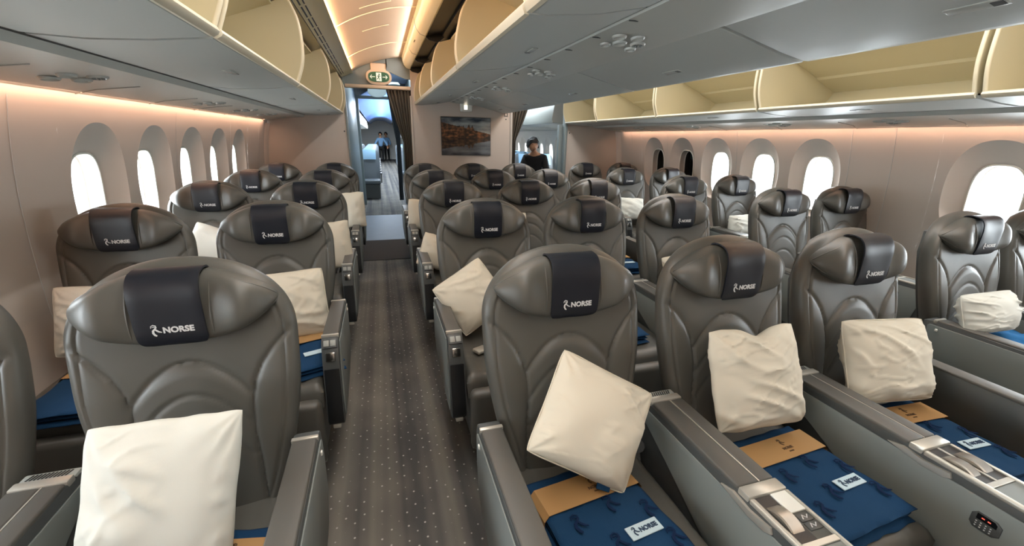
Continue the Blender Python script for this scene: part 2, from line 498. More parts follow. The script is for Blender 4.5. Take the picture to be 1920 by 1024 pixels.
def cushion_bm(w=.232, y0=-.60, y1=-.02, z0=.37, z1=.47):
    bm = bmesh.new(); rows = []
    NX, NY = 34, 34
    top = []
    for j in range(NY + 1):
        y = y1 + (y0 - y1) * j / NY; row = []
        for i in range(NX + 1):
            s = 2 * i / NX - 1; x = w * s
            e = min(w - abs(x), y - y0); r = .035
            off = (r - math.sqrt(max(0, r * r - (r - max(0, e)) ** 2))) if e < r else 0
            z = z1 - off + .014 * abs(s) ** 3 * (1 if abs(s) < .93 else .6) - .004 * math.exp(-((abs(x) - .15) / .006) ** 2)
            if abs((y - y0) - .20) < .02: z -= .005 * math.exp(-(((y - y0) - .20) / .006) ** 2)
            z += .003 * noise.noise(Vector((x * 8, y * 8, 3)))
            row.append((x, y, z))
        top.append(row)
    V = grid(bm, top)
    # skirt down to z0
    ring = [V[0][i] for i in range(NX + 1)] + [V[j][NX] for j in range(1, NY + 1)] + [V[NY][i] for i in range(NX - 1, -1, -1)] + [V[j][0] for j in range(NY - 1, 0, -1)]
    low = [bm.verts.new((v.co.x * .98, v.co.y, z0)) for v in ring]
    n = len(ring)
    for i in range(n): bm.faces.new([ring[i], ring[(i + 1) % n], low[(i + 1) % n], low[i]])
    bm.faces.new(low)
    return bm

ARMZ = .655
def arm_profile(inset=0.0):
    """side profile (y,z) of the aisle armrest"""
    return [(-.030, ARMZ - .055), (-.040, ARMZ - .012), (-.058, ARMZ - .002), (-.075, ARMZ - .004), (-.505, ARMZ - .004), (-.528, ARMZ - .010),
            (-.545, ARMZ - .035), (-.562, ARMZ - .080), (-.572, ARMZ - .14), (-.600, .36), (-.612, .300), (-.606, .285), (-.590, .280),
            (-.36, .30), (-.12, .36), (-.06, .42), (-.034, .50)]

def add_arm(parent, side):
    """aisle armrest on side = +1 / -1 (the aisle side)"""
    xi, xo = side * .236, side * .304
    lo, hi = min(xi, xo), max(xi, xo)
    bm = bmesh.new(); extr(bm, arm_profile(), lo, hi, 'x', .006, 2)
    arm = finish('armrest', bm, 'plastic_dark', parent)
    bm = bmesh.new(); extr(bm, [(-.062, .60), (-.062, ARMZ - .030), (-.07, ARMZ - .022), (-.52, ARMZ - .022), (-.545, .545), (-.572, .40), (-.585, .32), (-.57, .305), (-.36, .325), (-.13, .385), (-.075, .45)],
                           (hi if side > 0 else lo - .005), (hi + .005 if side > 0 else lo), 'x', .003, 2)
    finish('side_panel', bm, 'plastic', arm)
    bm = bmesh.new(); box(bm, lo + .002, hi - .002, -.495, -.092, ARMZ - .012, ARMZ + .004, .005, 3)
    finish('armrest_pad', bm, 'leather_pad', arm)
    for y in (-.086, -.501):
        bm = bmesh.new(); box(bm, lo - .001, hi + .001, y - .007, y + .007, ARMZ - .014, ARMZ + .0055, .003, 2)
        finish('trim_band', bm, 'silver', arm)
    # control cap, following the slope
    bm = bmesh.new(); T = Matrix.Translation((0, -.537, ARMZ - .022)) @ Matrix.Rotation(math.radians(50), 4, 'X')
    box(bm, lo + .006, hi - .006, -.020, .020, -.004, .006, .003, 2, T)
    cp = finish('control_panel', bm, 'plastic_dark', arm)
    for dx in (-.013, .013):
        bm = bmesh.new(); c = (lo + hi) / 2 + dx
        box(bm, c - .0105, c + .0105, -.013, .013, .005, .010, .002, 2, T)
        box(bm, c - .006, c + .006, -.008, -.004, .0095, .0108, 0, 1, T); box(bm, c - .006, c - .003, -.008, .006, .0095, .0108, 0, 1, T)
        box(bm, c + .003, c + .006, .0, .006, .0095, .0108, 0, 1, T)
        finish('button', bm, 'plastic_light', cp)
    bm = bmesh.new(); T2 = Matrix.Translation(((lo + hi) / 2, -.5605, ARMZ - .072)) @ Matrix.Rotation(math.radians(78), 4, 'X')
    box(bm, -.019, .019, -.020, .020, -.003, .0045, .004, 3, T2)
    finish('release_latch', bm, 'chrome', arm)
    bm = bmesh.new(); extr(bm, [(-.5735, ARMZ - .125), (-.602, .36), (-.6145, .305), (-.610, .290), (-.598, .290), (-.566, ARMZ - .125)], lo + .004, hi - .004, 'x', .002, 1)
    finish('front_cover', bm, 'black', arm)
    bm = bmesh.new(); box(bm, (lo + hi) / 2 - .016, (lo + hi) / 2 + .016, -.612, -.585, .266, .284, .004, 2)
    finish('foot_cap', bm, 'silver', arm)
    bm = bmesh.new(); box(bm, (hi - .002) if side > 0 else lo - .009, (hi + .009) if side > 0 else lo + .002, -.108, -.096, ARMZ - .05, ARMZ - .036, .003, 2)
    finish('side_stud', bm, 'white', arm)
    return arm

def make_seat(arm=None, wing=0):
    r = empty('passenger_seat')
    finish('backrest', backrest_bm(), 'leather', r, 60)
    h = finish('headrest', headrest_bm(), 'leather', r, 60)
    c = finish('headrest_cover', cover_bm(), 'navy', h, 60)
    bm = logo_bm(.0155); bm.transform(Matrix.Translation((.006, -.0392, 1.004)))
    finish('logo', bm, 'print', c, 0)
    bm = bmesh.new(); pts = []          # welt round the lens-shaped outline
    def wp(s_, sg, k=1.0):
        a = abs(s_); hh = .093 * max(.0, 1 - a ** 2.1) ** .74 + .002
        prot = (.058 + .020 * math.exp(-((a - .68) / .19) ** 2)) * max(0, 1 - a ** 6) ** .5 + .002
        z = HC + sg * hh * k
        return (.230 * s_, back_y(z) + .030 - .5 * (prot + .030) - .30 * prot, z)
    N_ = 34
    pts = [wp(-math.cos(PI * i / N_) * .985, 1, .93) for i in range(N_ + 1)] + [wp(math.cos(PI * i / N_) * .985, -1, .93) for i in range(N_ + 1)]
    pts.append(pts[0]); tube(bm, pts, .0030, 6); finish('piping', bm, 'leather', h, 80)
    for s in (-1, 1):       # stitched seam next to the cover
        bm = bmesh.new()
        pts = [(s * .088, back_y(HC + .088 * math.sin(t)) - .0640 * abs(math.cos(t)) ** .6 - .0005, HC + .088 * math.sin(t)) for t in [math.radians(a) for a in range(-62, 63, 8)]]
        tube(bm, pts, .0022, 6); finish('piping', bm, 'leather', h)
    finish('seat_cushion', cushion_bm(), 'leather', r, 50)
    bm = bmesh.new(); box(bm, -.225, .225, -.665, -.600, .13, .43, .028, 4); finish('leg_rest', bm, 'leather', r, 50)
    bm = bmesh.new(); extr(bm, [(-.56, .10), (-.54, .36), (-.03, .36), (.02, .10)], -.205, .205, 'x', .012, 2); finish('seat_base', bm, 'plastic_dark', r)
    for s in (-1, 1):
        for y in (-.47, -.08):
            bm = bmesh.new(); box(bm, s * .17 - .02, s * .17 + .02, y - .025, y + .025, .004, .12, .006, 2); finish('leg', bm, 'plastic_light', r)
    bm = bmesh.new()        # rear shell
    pts = []
    rows = []
    for z in [.30 + .05 * i for i in range(16)]:
        w = hwz(max(z, .5)) * .86 if z < 1.0 else hwz(z) * .8
        yb = back_y(z) + .098
        rows.append([(x * w, yb + .026 * (1 - abs(x) ** 4), z) for x in [-1 + 2 * i / 16 for i in range(17)]] + [(x * w, yb - .02, z) for x in [1 - 2 * i / 16 for i in range(17)]])
    V = grid(bm, rows, close=True); bm.faces.new(V[0]); bm.faces.new(V[-1][::-1])
    sh = finish('back_shell', bm, 'shell', r, 60)
    bm = bmesh.new()
    for s in (-1, 1): tube(bm, [(s * .235, -.02, .40), (s * .242, -.06, .46), (s * .238, -.10, .49)], .022, 10)
    finish('recline_hinge', bm, 'shell', r, 60)
    if arm: add_arm(r, arm)
    return r

# ------------------------------------------------------------------ centre console between seats
def make_console(kind):
    """kind 0: roller + display, 1: two rollers; local x=0 mid, y=0 at the seats' logo plane"""
    r = empty('center_console'); w = .057
    prof = [(-.035, .60), (-.035, ARMZ - .012), (-.045, ARMZ - .002), (-.80, ARMZ - .002), (-.835, ARMZ - .014), (-.845, ARMZ - .05), (-.800, .40), (-.77, .26), (-.74, .24), (-.30, .24), (-.08, .40), (-.05, .50)]
    bm = bmesh.new(); extr(bm, prof, -w, w, 'x', .005, 2); finish('console_body', bm, 'plastic_dark', r)
    for s in (-1, 1):
        a, b = (w, w + .005) if s > 0 else (-w - .005, -w)
        bm = bmesh.new(); extr(bm, [(-.05, ARMZ - .03), (-.79, ARMZ - .03), (-.81, ARMZ - .07), (-.77, .42), (-.60, .36), (-.42, .40), (-.20, .52), (-.06, .585)], a, b, 'x', .0025, 2)
        finish('side_panel', bm, 'plastic', r)
        a, b = (w, w + .0075) if s > 0 else (-w - .0075, -w)
        bm = bmesh.new(); extr(bm, [(-.41, ARMZ - .024), (-.45, ARMZ - .012), (-.50, ARMZ - .022), (-.560, ARMZ - .012), (-.566, ARMZ - .026), (-.548, ARMZ - .036), (-.50, ARMZ - .038), (-.45, ARMZ - .030)], a, b, 'x', .002, 2)
        finish('table_handle', bm, 'silver', r)
    for x0, x1 in ((-w + .001, .008), (.012, w - .001)):
        bm = bmesh.new(); box(bm, x0, x1, -.455, -.098, ARMZ - .012, ARMZ + .006, .005, 3); finish('armrest_pad', bm, 'leather_pad', r)
    bm = bmesh.new(); box(bm, .0082, .0118, -.455, -.098, ARMZ - .012, ARMZ + .005, 0); finish('silver_inlay', bm, 'silver', r)
    bm = bmesh.new(); box(bm, -w - .001, w + .001, -.096, -.068, ARMZ - .012, ARMZ + .007, .004, 2); finish('trim_band', bm, 'silver', r)
    bm = bmesh.new(); box(bm, -w - .001, w + .001, -.492, -.457, ARMZ - .012, ARMZ + .007, .004, 2); finish('trim_band', bm, 'silver', r)
    bm = bmesh.new(); box(bm, -w, w, -.067, -.036, ARMZ - .012, ARMZ + .001, .004, 2)
    g = finish('vent_grille', bm, 'plastic_light', r)
    bm = bmesh.new()
    for i in range(11):
        x = -.040 + i * .0078
        T = Matrix.Translation((x, -.052, ARMZ + .0012)) @ Matrix.Rotation(-.35, 4, 'Z')
        box(bm, -.0018, .0018, -.010, .010, -.001, .0008, 0, 1, T)
    finish('vent_slots', bm, 'black', g, 0)
    bm = bmesh.new()           # front tray with openings
    box(bm, -w - .002, -w + .013, -.815, -.493, ARMZ - .010, ARMZ + .005, .005, 3)
    box(bm, w - .008, w + .002, -.815, -.493, ARMZ - .010, ARMZ + .004, .003, 2)
    box(bm, -w + .012, w - .007, -.632, -.618, ARMZ - .010, ARMZ + .002, .001, 1)
    if kind == 1: box(bm, -.003, .004, -.620, -.493, ARMZ - .010, ARMZ + .002, .001, 1)
    finish('silver_frame', bm, 'silver', r)
    bm = bmesh.new(); box(bm, -w + .012, w - .007, -.815, -.632, ARMZ - .012, ARMZ - .001, .002, 1); finish('tray_cover', bm, 'plastic', r)
    slots = [(-.0445, .0025)] if kind == 0 else [(-.0445, -.0035), (.0045, .0485)]
    for a_, b_ in slots:
        bm = bmesh.new(); box(bm, a_, b_, -.618, -.494, ARMZ - .0016, ARMZ - .0002, 0); finish('slot', bm, 'black', r)
        bm = bmesh.new(); cyl(bm, (a_ + .005, -.558, ARMZ - .043), .056, b_ - a_ - .010, 'x', 56, bev=.003); finish('roller_shutter', bm, 'roller', r)
    if kind == 0:
        bm = bmesh.new(); box(bm, .004, .0495, -.550, -.493, ARMZ - .012, ARMZ + .0025, .001, 1); finish('blank_panel', bm, 'white', r)
        bm = bmesh.new(); box(bm, .004, .0495, -.618, -.550, ARMZ - .012, ARMZ - .002, .001, 1); wl = finish('control_well', bm, 'plastic_light', r)
        for j in range(2):
            bm = bmesh.new(); y = -.566 - j * .022; box(bm, .009, .045, y - .010, y + .010, ARMZ - .006, ARMZ + .001, .002, 2)
            b_ = finish('button', bm, 'plastic_dark', wl)
            bm = bmesh.new(); stroke(bm, [(.017, -.005), (.023, .005), (.029, -.004), (.037, .004)], .0025)
            bm.transform(Matrix.Translation((0, y, ARMZ + .0012)) @ Matrix.Rotation(-PI / 2, 4, 'X')); finish('symbol', bm, 'print', b_, 0)
    # front face: jack, buttons
    bm = bmesh.new(); cyl(bm, (0, -.833, .56), .011, .008, 'y', 20); T = finish('audio_jack', bm, 'chrome', r)
    bm = bmesh.new(); cyl(bm, (0, -.8335, .56), .006, .003, 'y', 16); finish('jack_hole', bm, 'black', T)
    for dx in (-.012, .012):
        bm = bmesh.new(); cyl(bm, (dx, -.81, .44), .006, .010, 'y', 14); finish('stud', bm, 'chrome', r)
    # handset recess on the side facing left
    bm = bmesh.new(); extr(bm, [(-.615, .600), (-.68, .600), (-.70, .585), (-.70, .545), (-.68, .53), (-.615, .53), (-.60, .545), (-.60, .585)], -w - .008, -w - .004, 'x', .003, 2)
    shr = Matrix.Translation((0, -.655, .568)) @ Matrix.Diagonal((1, .58, .66, 1)) @ Matrix.Translation((0, .655, -.568))
    bm.transform(shr); hs = finish('handset', bm, 'plastic_dark', r)
    bm = bmesh.new(); extr(bm, [(-.618, .597), (-.675, .597), (-.685, .588), (-.685, .572), (-.618, .572)], -w - .0095, -w - .0075, 'x', .0006, 1); bm.transform(shr); dsp = finish('display', bm, 'mirror', hs)
    bm = bmesh.new()
    for y in (-.635, -.655): extr(bm, [(y, .583), (y - .010, .583), (y - .010, .587), (y, .587)], -w - .0100, -w - .0094, 'x')
    bm.transform(shr); finish('digits', bm, 'led', dsp, 0)
    bm = bmesh.new()
    for i in range(4):
        for j in range(3):
            y, z = -.620 - i * .016, .562 - j * .010
            extr(bm, [(y, z - .0015), (y - .005, z - .0015), (y - .005, z + .0015), (y, z + .0015)], -w - .0095, -w - .0078, 'x')
    bm.transform(shr); finish('keys', bm, 'print', hs, 0)
    return r

# ------------------------------------------------------------------ seat layout (camera at x=0,y=0; aisle runs along +y)
P = 1.0922
XS = dict(A=-1.145, B=-.528, C=.526, D=1.143, E=1.760, H=2.846, K=3.463)
DS = dict(A=1.185, B=1.185, C=1.089, D=1.089, E=1.089, H=1.289, K=1.289)
ROWS = ['nearest', 'second-nearest', 'middle', 'fourth', 'farthest']
POSN = dict(A='by the left windows', B='just left of the left aisle', C='at the left end of the centre block', D='in the middle of the centre block',
            E='at the right end of the centre block', H='beside the right aisle', K='by the right windows')
HOLD = {('B', 1): ', big pillow on it', ('C', 1): ', tilted pillow on it', ('D', 1): ', upright pillow on it',
        ('E', 1): ', wide pillow on it', ('H', 1): ', squashed pillow', ('C', 2): ', buckle on it'}
protos = {}
for key, arm in (('plain', None), ('armR', 1), ('armL', -1)):
    protos[key] = make_seat(arm)
first = dict(plain=True, armR=True, armL=True)
def place(o_key, fn_loc):
    o = protos[o_key]
    if first[o_key]: first[o_key] = False
    else: o = copy_tree(o)
    o.location = Vector(fn_loc) + Vector((0, .012, 0)); return o
for n in range(5):
    for c in 'ABCDEHK':
        k = {'B': 'armR', 'C': 'armL', 'E': 'armR', 'H': 'armL'}.get(c, 'plain')
        o = place(k, (XS[c], DS[c] + n * P, 0))
        tag(o, 'grey seat %s, %s row%s' % (POSN[c], ROWS[n], HOLD.get((c, n + 1), '')), 'seat', 'grey leather cabin seats')

cons = [make_console(0), make_console(1)]; cfirst = [True, True]
for n in range(5):
    for a, b, k, nm in (('A', 'B', 0, 'left-hand pair of seats'), ('C', 'D', 0, 'left and middle centre seats'), ('D', 'E', 1, 'middle and right centre seats'), ('H', 'K', 0, 'right-hand pair of seats')):
        o = cons[k]
        if cfirst[k]: cfirst[k] = False
        else: o = copy_tree(o)
        o.location = ((XS[a] + XS[b]) / 2 + (.010 if (a, b) == ('C', 'D') else 0), DS[a] + n * P + (.0 if n else -.0), 0)
        tag(o, 'grey armrest console between the %s, %s row' % (nm, ROWS[n]), 'console', 'consoles between the seats')

# ------------------------------------------------------------------ pillows
def pillow_bm(w, h, t, seed, pinch=.10, n=46, fold=0.0, wr=1.0, notch=0.0, shear=0.0):
    bm = bmesh.new()
    def outline(u, v):
        # edges pulled in between the corners
        cr_ = (abs(u) * abs(v)) ** 5
        x = w / 2 * u * (1 - pinch * (1 - v * v) ** 1 * .35 - .045 * cr_); z = h / 2 * v * (1 - pinch * (1 - u * u) * .35 - .045 * cr_)
        if notch: z -= notch * max(0, v) ** 3 * math.exp(-((u - .1) / .35) ** 2)
        return x + shear * z, z
    R = {}
    for s in (-1, 1):
        rows = []
        for j in range(n + 1):
            v = -math.cos(PI * j / n) * .5 + (2 * j / n - 1) * .5; row = []
            for i in range(n + 1):
                u = -math.cos(PI * i / n) * .5 + (2 * i / n - 1) * .5
                x, z = outline(u, v)
                q = max(0, (1 - abs(u) ** 2.6)) ** .66 * max(0, (1 - abs(v) ** 2.6)) ** .66
                y = s * t / 2 * q
                a = noise.noise(Vector((u * .8 + seed, v * 2.3 + .9 * u, seed * 3.1 + s)))
                b = noise.noise(Vector((u * 1.6 + seed * 2, v * 4.6 - u * 1.2, seed + s * 4)))
                rdg = math.exp(-(a / .10) ** 2); rd2 = math.exp(-(b / .07) ** 2)
                msk = max(0, min(1, .65 + 1.8 * noise.noise(Vector((u * 1.1, v * 1.1, seed * 7)))))
                ed = min(1, q * 2.2)
                y += s * (.0115 * math.exp(-(a / .15) ** 2) + .0055 * rd2) * ed * wr * msk + s * .008 * noise.noise(Vector((u * 1.5, v * 1.7, seed))) * ed
                # gathers running from the corners
                for cu in (-1, 1):
                    for cv in (-1, 1):
                        du, dv = u - cu, v - cv; rr = math.hypot(du, dv)
                        if rr < .9: y += s * .0055 * wr * math.sin(math.atan2(dv, du) * 11 + seed) * math.exp(-(rr / .42) ** 2) * ed
                x += .004 * noise.noise(Vector((v * 3, seed, u))) ; z += .005 * noise.noise(Vector((u * 3, seed + 5, v)))
                row.append((x, y, z))
            rows.append(row)
        R[s] = rows
    V = {s: [[None] * (n + 1) for _ in range(n + 1)] for s in (-1, 1)}
    for j in range(n + 1):
        for i in range(n + 1):
            edge = i in (0, n) or j in (0, n)
            for s in (-1, 1):
                if edge and s == 1: V[1][j][i] = V[-1][j][i]
                else:
                    p = R[s][j][i]
                    if edge: p = (p[0], 0.0, p[2])
                    V[s][j][i] = bm.verts.new(p)
    for s in (-1, 1):
        for j in range(n):
            for i in range(n):
                bm.faces.new([V[s][j][i], V[s][j][i + 1], V[s][j + 1][i + 1], V[s][j + 1][i]])
    return bm

def seam(parent, w, h, pinch, m):
    bm = bmesh.new(); pts = []
    N = 20
    def o(u, v):
        c = .045 * (abs(u) * abs(v)) ** 5
        return (w / 2 * u * (1 - pinch * (1 - v * v) * .35 - c) * 1.004, 0, h / 2 * v * (1 - pinch * (1 - u * u) * .35 - c) * 1.004)
    for i in range(N): pts.append(o(-1 + 2 * i / N, -1))
    for i in range(N): pts.append(o(1, -1 + 2 * i / N))
    for i in range(N): pts.append(o(1 - 2 * i / N, 1))
    for i in range(N): pts.append(o(-1, 1 - 2 * i / N))
    pts.append(pts[0]); tube(bm, pts, .0022, 6)
    return finish('seam', bm, m, parent)

def pillow(cx_, cy_, cz_, w, h, t, roll, tilt, yaw, seed, label, m='cotton', pinch=.10, wr=1.0, notch=0.0, n=46, tagm=False, shear=0.0):
    o = finish('pillow', pillow_bm(w, h, t, seed, pinch, n, wr=wr, notch=notch, shear=shear), m, None, 80)
    o.matrix_world = Matrix.Translation((cx_, cy_, cz_)) @ Matrix.Rotation(yaw, 4, 'Z') @ Matrix.Rotation(-tilt, 4, 'X') @ Matrix.Rotation(roll, 4, 'Y')
    tag(o, label, 'pillow', 'pillows left on the seats')
    if n >= 40 and not notch and not shear: seam(o, w, h, pinch, m)
    if tagm:
        bm = bmesh.new(); box(bm, -.03, .012, -.002, .002, -.012, .004, .0008, 1); tt = finish('care_tag', bm, 'fleece', o, loc=(w * .30, -.004, -h * .49), rot=(0, -.1, 0))
    return o
R_ = math.radians
pillow(-.525, .925, .665, .31, .42, .12, R_(0), R_(18), R_(-2), 1.3, 'large ivory pillow on the nearest seat left of the aisle, bottom left of the photo', 'cotton_w', wr=1.0, n=60, shear=.13)
pillow(.528, .905, .708, .325, .30, .13, R_(34), R_(30), R_(4), 2.7, 'ivory pillow tilted onto its corner on the nearest seat right of the aisle', wr=.9, n=60, tagm=True)
pillow(1.135, .935, .735, .34, .335, .13, R_(0), R_(22), R_(-3), 4.1, 'upright crumpled ivory pillow on the nearest middle seat of the centre block', pinch=.04, wr=1.25, notch=.03, n=60)
pillow(1.735, .925, .715, .37, .30, .14, R_(2), R_(24), R_(-6), 6.9, 'wide ivory pillow on the nearest right-end seat of the centre block', pinch=.05, wr=.95, n=60)
pillow(2.71, 1.12, .72, .30, .19, .15, R_(-3), R_(20), R_(-8), 7.9, 'squashed white pillow sitting over a bright blue fleece near the right edge', 'cotton_w', pinch=.05, wr=1.0, n=60)
pillow(-.455, 2.13, .68, .31, .33, .12, R_(-2), R_(18), R_(8), 8.4, 'ivory pillow above a crumpled blue blanket, second seat back left of the aisle', wr=.8)
pillow(-1.20, 2.12, .69, .33, .30, .12, R_(3), R_(18), R_(4), 9.2, 'white pillow poking out beside the second-row seat at the left windows', 'cotton_w')
pillow(.405, 2.01, .69, .30, .30, .13, R_(-34), R_(28), R_(-8), 10.6, 'ivory pillow balanced on a corner on the second seat right of the aisle', wr=.8)
pillow(1.74, 2.02, .68, .32, .30, .12, R_(-5), R_(25), 0, 11.6, 'ivory pillow half hidden on the second-row right-end centre seat')
pillow(-.365, 3.17, .72, .26, .34, .11, R_(-6), R_(16), R_(-6), 12.3, 'ivory pillow on the middle-row seat left of the aisle', n=26)
pillow(-1.09, 3.2, .73, .34, .28, .12, R_(22), R_(18), 0, 13.1, 'white pillow slumped on the middle-row seat at the left windows', 'cotton_w', n=26)
pillow(.37, 3.10, .64, .28, .26, .11, R_(20), R_(25), 0, 14.1, 'cream pillow leaning to the aisle on the middle-row seat right of the aisle', n=26)
pillow(.93, 3.12, .75, .30, .34, .10, 0, R_(15), 0, 15.1, 'flat ivory pillow on the middle-row central seat', n=26)
pillow(-.27, 4.30, .79, .22, .34, .10, R_(-6), R_(12), R_(-20), 16.4, 'ivory pillow on the fourth-row seat left of the aisle', n=20)
pillow(.33, 4.22, .74, .22, .30, .10, R_(6), R_(12), R_(10), 17.4, 'ivory pillow on the fourth-row seat right of the aisle', n=20)
pillow(2.80, 4.37, .70, .34, .26, .12, R_(4), R_(18), 0, 18.4, 'white pillow on the fourth-row seat at the far aisle', 'cotton_w', n=26)
pillow(3.38, 3.30, .68, .28, .22, .14, 0, R_(18), 0, 19.4, 'rounded white pillow on the middle-row seat at the right windows', 'cotton_w', pinch=.05, wr=1.6, n=26)
pillow(3.40, 2.22, .68, .30, .26, .12, 0, R_(18), 0, 20.4, 'white pillow hidden low on the second-row seat at the right windows', 'cotton_w', n=20)

# ------------------------------------------------------------------ blankets
def make_blanket(w=.31, l=.385, h=.062, seed=1.0, near=True):
    """folded fleece, origin centre-bottom; length along y, front at -y"""
    r = empty('folded_blanket')
    lays = 3
    for k in range(lays):
        bm = bmesh.new(); z0 = k * h / lays; z1 = z0 + h / lays
        inset = [.0, .012, .004][k]; NX, NY = 30, 34
        rows = []
        hw, hl = w / 2 - inset * .5, l / 2 - inset
        V = {}
        for s in (0, 1):
            rows = []
            for j in range(NY + 1):
                v = 2 * j / NY - 1; row = []
                for i in range(NX + 1):
                    u = 2 * i / NX - 1
                    e = max(abs(u), abs(v)); e2 = max(0, 1 - abs(u) ** 14) ** .5 * max(0, 1 - abs(v) ** 14) ** .5
                    x = hw * u + .004 * noise.noise(Vector((v * 3, seed + k, 0))); y = hl * v + .006 * noise.noise(Vector((u * 3, seed, k)))
                    zm = (z0 + z1) / 2; z = zm + (1 if s else -1) * (z1 - z0) / 2 * (.12 + .88 * e2)
                    z += .0022 * noise.noise(Vector((u * 2.2, v * 2.6, seed + k * .3))) * (k + .3) - (.0025 if k == 2 else 0)
                    row.append((x, y, z))
                rows.append(row)
            V[s] = grid(bm, rows)
        A, B = V[0], V[1]
        for j in range(NY):
            for i in (0, NX): bm.faces.new([A[j][i], A[j + 1][i], B[j + 1][i], B[j][i]])
        for i in range(NX):
            for j in (0, NY): bm.faces.new([A[j][i], A[j][i + 1], B[j][i + 1], B[j][i]])
        finish('fleece_layer', bm, 'fleece', r, 60)
    if True:
        bm = bmesh.new()        # kraft band round the pile
        y0, y1 = l / 2 - .135, l / 2 - .045
        ring = [(-w / 2 - .003, .002), (-w / 2 - .003, h * .8), (-w / 2 + .01, h + .0050), (w / 2 - .01, h + .0050), (w / 2 + .003, h * .8), (w / 2 + .003, .002)]
        rows = [[(p[0], y, p[1]) for p in ring] for y in (y0, y1)]
        grid(bm, rows)
        rows = [[(p[0] * .994, y, p[1] - .0012) for p in ring] for y in (y0, y1)]
        grid(bm, rows)
        pb = finish('paper_band', bm, 'kraft', r, 30)
        if near:
            Rx = Matrix.Rotation(-PI / 2, 4, 'X')
            bm = bmesh.new(); emblem(bm, .026); bm.transform(Matrix.Translation((.02, (y0 + y1) / 2 + .018, h + .0056)) @ Rx)
            b2 = text_mesh('NORSE', .013, .0003); b2.transform(Matrix.Translation((.02, (y0 + y1) / 2 - .008, h + .0056)) @ Rx)
            me = bpy.data.meshes.new('t'); b2.to_mesh(me); b2.free(); bm.from_mesh(me); bpy.data.meshes.remove(me)
            b2 = text_mesh('NORSE', .006, .0001); b2.transform(Matrix.Translation((.02, (y0 + y1) / 2 - .022, h + .0056)) @ Rx)
            me = bpy.data.meshes.new('t'); b2.to_mesh(me); b2.free(); bm.from_mesh(me); bpy.data.meshes.remove(me)
            finish('printed_logo', bm, 'ink', pb, 0)
            for (ex, ey) in ((-.085, .0), (.03, .022), (.115, -.03), (-.02, -.085), (-.105, -.12), (.12, -.125)):
                bm = bmesh.new(); emblem(bm, .055, fl=1); bm.transform(Matrix.Translation((ex, ey + .01, h + .0036)) @ Rx @ Matrix.Rotation(.15, 4, 'Y'))
                finish('woven_emblem', bm, 'fleece_dark', r, 0)
        bm = bmesh.new(); box(bm, .012, .108, -.085, -.048, h + .001, h + .0045, .001, 1)
        tg = finish('cloth_tag', bm, 'tag', r)
        if near:
            bm = logo_bm(.0125); bm.transform(Matrix.Translation((.062, -.066, h + .0052)) @ Matrix.Rotation(-PI / 2, 4, 'X')); finish('tag_logo', bm, 'tagink', tg, 0)
    return r
bl = make_blanket(); blf = make_blanket(near=False)
bspots = [((.505, .745, .470), R_(7), 'navy folded blanket with tan paper band under the corner-tilted pillow', True),
          ((1.175, .720, .470), R_(4), 'navy folded blanket with tan band and pale tag, nearest middle seat of the centre block', True),
          ((1.755, .735, .470), R_(-3), 'navy folded blanket with tan band, nearest right-end seat of the centre block', True),
          ((-.440, .790, .470), R_(-12), 'blue folded blanket beneath the large pillow at bottom left', True),
          ((-1.115, 1.83, .475), R_(-2), 'blue folded blanket with tan band seen in the gap behind the nearest left seats', False),
          ((-.42, 1.93, .470), R_(20), 'bright blue blanket bundle on the second seat left of the aisle', False),
          ((1.10, 1.86, .470), R_(2), 'navy blanket with pale tag on the second-row middle seat, seen between the nearest centre seats', False),
          ((1.80, 2.92, .470), R_(-2), 'navy blanket with tan band on the middle-row right-end centre seat', False),
          ((1.74, 1.82, .470), 0, 'navy blanket low on the second-row right-end centre seat', False)]
fN = fF = True
for loc, rz, lb, near in bspots:
    if near: o = bl if fN else copy_tree(bl); fN = False
    else: o = blf if fF else copy_tree(blf); fF = False
    o.location = loc; o.rotation_euler = (0, 0, rz)
    tag(o, lb, 'blanket', 'folded blankets on the seats')

# loose bright blue fleece on the right-hand seat
bm = bmesh.new(); rows = []
for k in range(5):
    pass
for j in range(40):
    v = 2 * j / 39 - 1; row = []
    for i in range(48):
        a = 2 * PI * i / 48; q = 1 - abs(v) ** 4
        rr = .06 * q ** .5 + .002
        x = v * .11 + .01 * noise.noise(Vector((math.cos(a) * 2, math.sin(a) * 2, v * 2)))
        f = 1 + .25 * noise.noise(Vector((math.cos(a) * 2.2, math.sin(a) * 2.2, v * 1.2))) + .10 * math.sin(a * 6 + v * 2)
        row.append((x, -rr * 1.5 * math.cos(a) * f, .045 + .75 * rr * math.sin(a) * f))
    rows.append(row)
V = grid(bm, rows, close=True); bm.faces.new(V[0]); bm.faces.new(V[-1][::-1])
o = finish('fleece_blanket', bm, 'fleece_b', None, 80, loc=(2.93, 1.10, .50), rot=(0, 0, -.15))
tag(o, 'crumpled bright blue fleece under the squashed white pillow at the right edge', 'blanket')

# seat belt with pale buckle on the second seat right of the aisle
o = empty('seat_belt', (.40, 1.80, .474), R_(25))
bm = bmesh.new(); box(bm, -.030, .034, -.026, .026, .006, .024, .006, 3); finish('buckle', bm, 'silver', o)
bm = bmesh.new(); T = Matrix.Rotation(-.3, 4, 'Y')
rows = [[(x, y, z) for y in (-.022, .022)] for x, z in ((.03, .012), (.08, .005), (.14, .004), (.19, .012))]
grid(bm, rows); rows = [[(p[0], p[1], p[2] + .002) for p in r] for r in rows]; grid(bm, rows)
finish('strap', bm, 'shell', o)
tag(o, 'seat belt with pale metal buckle lying on the second seat right of the aisle', 'seat belt')

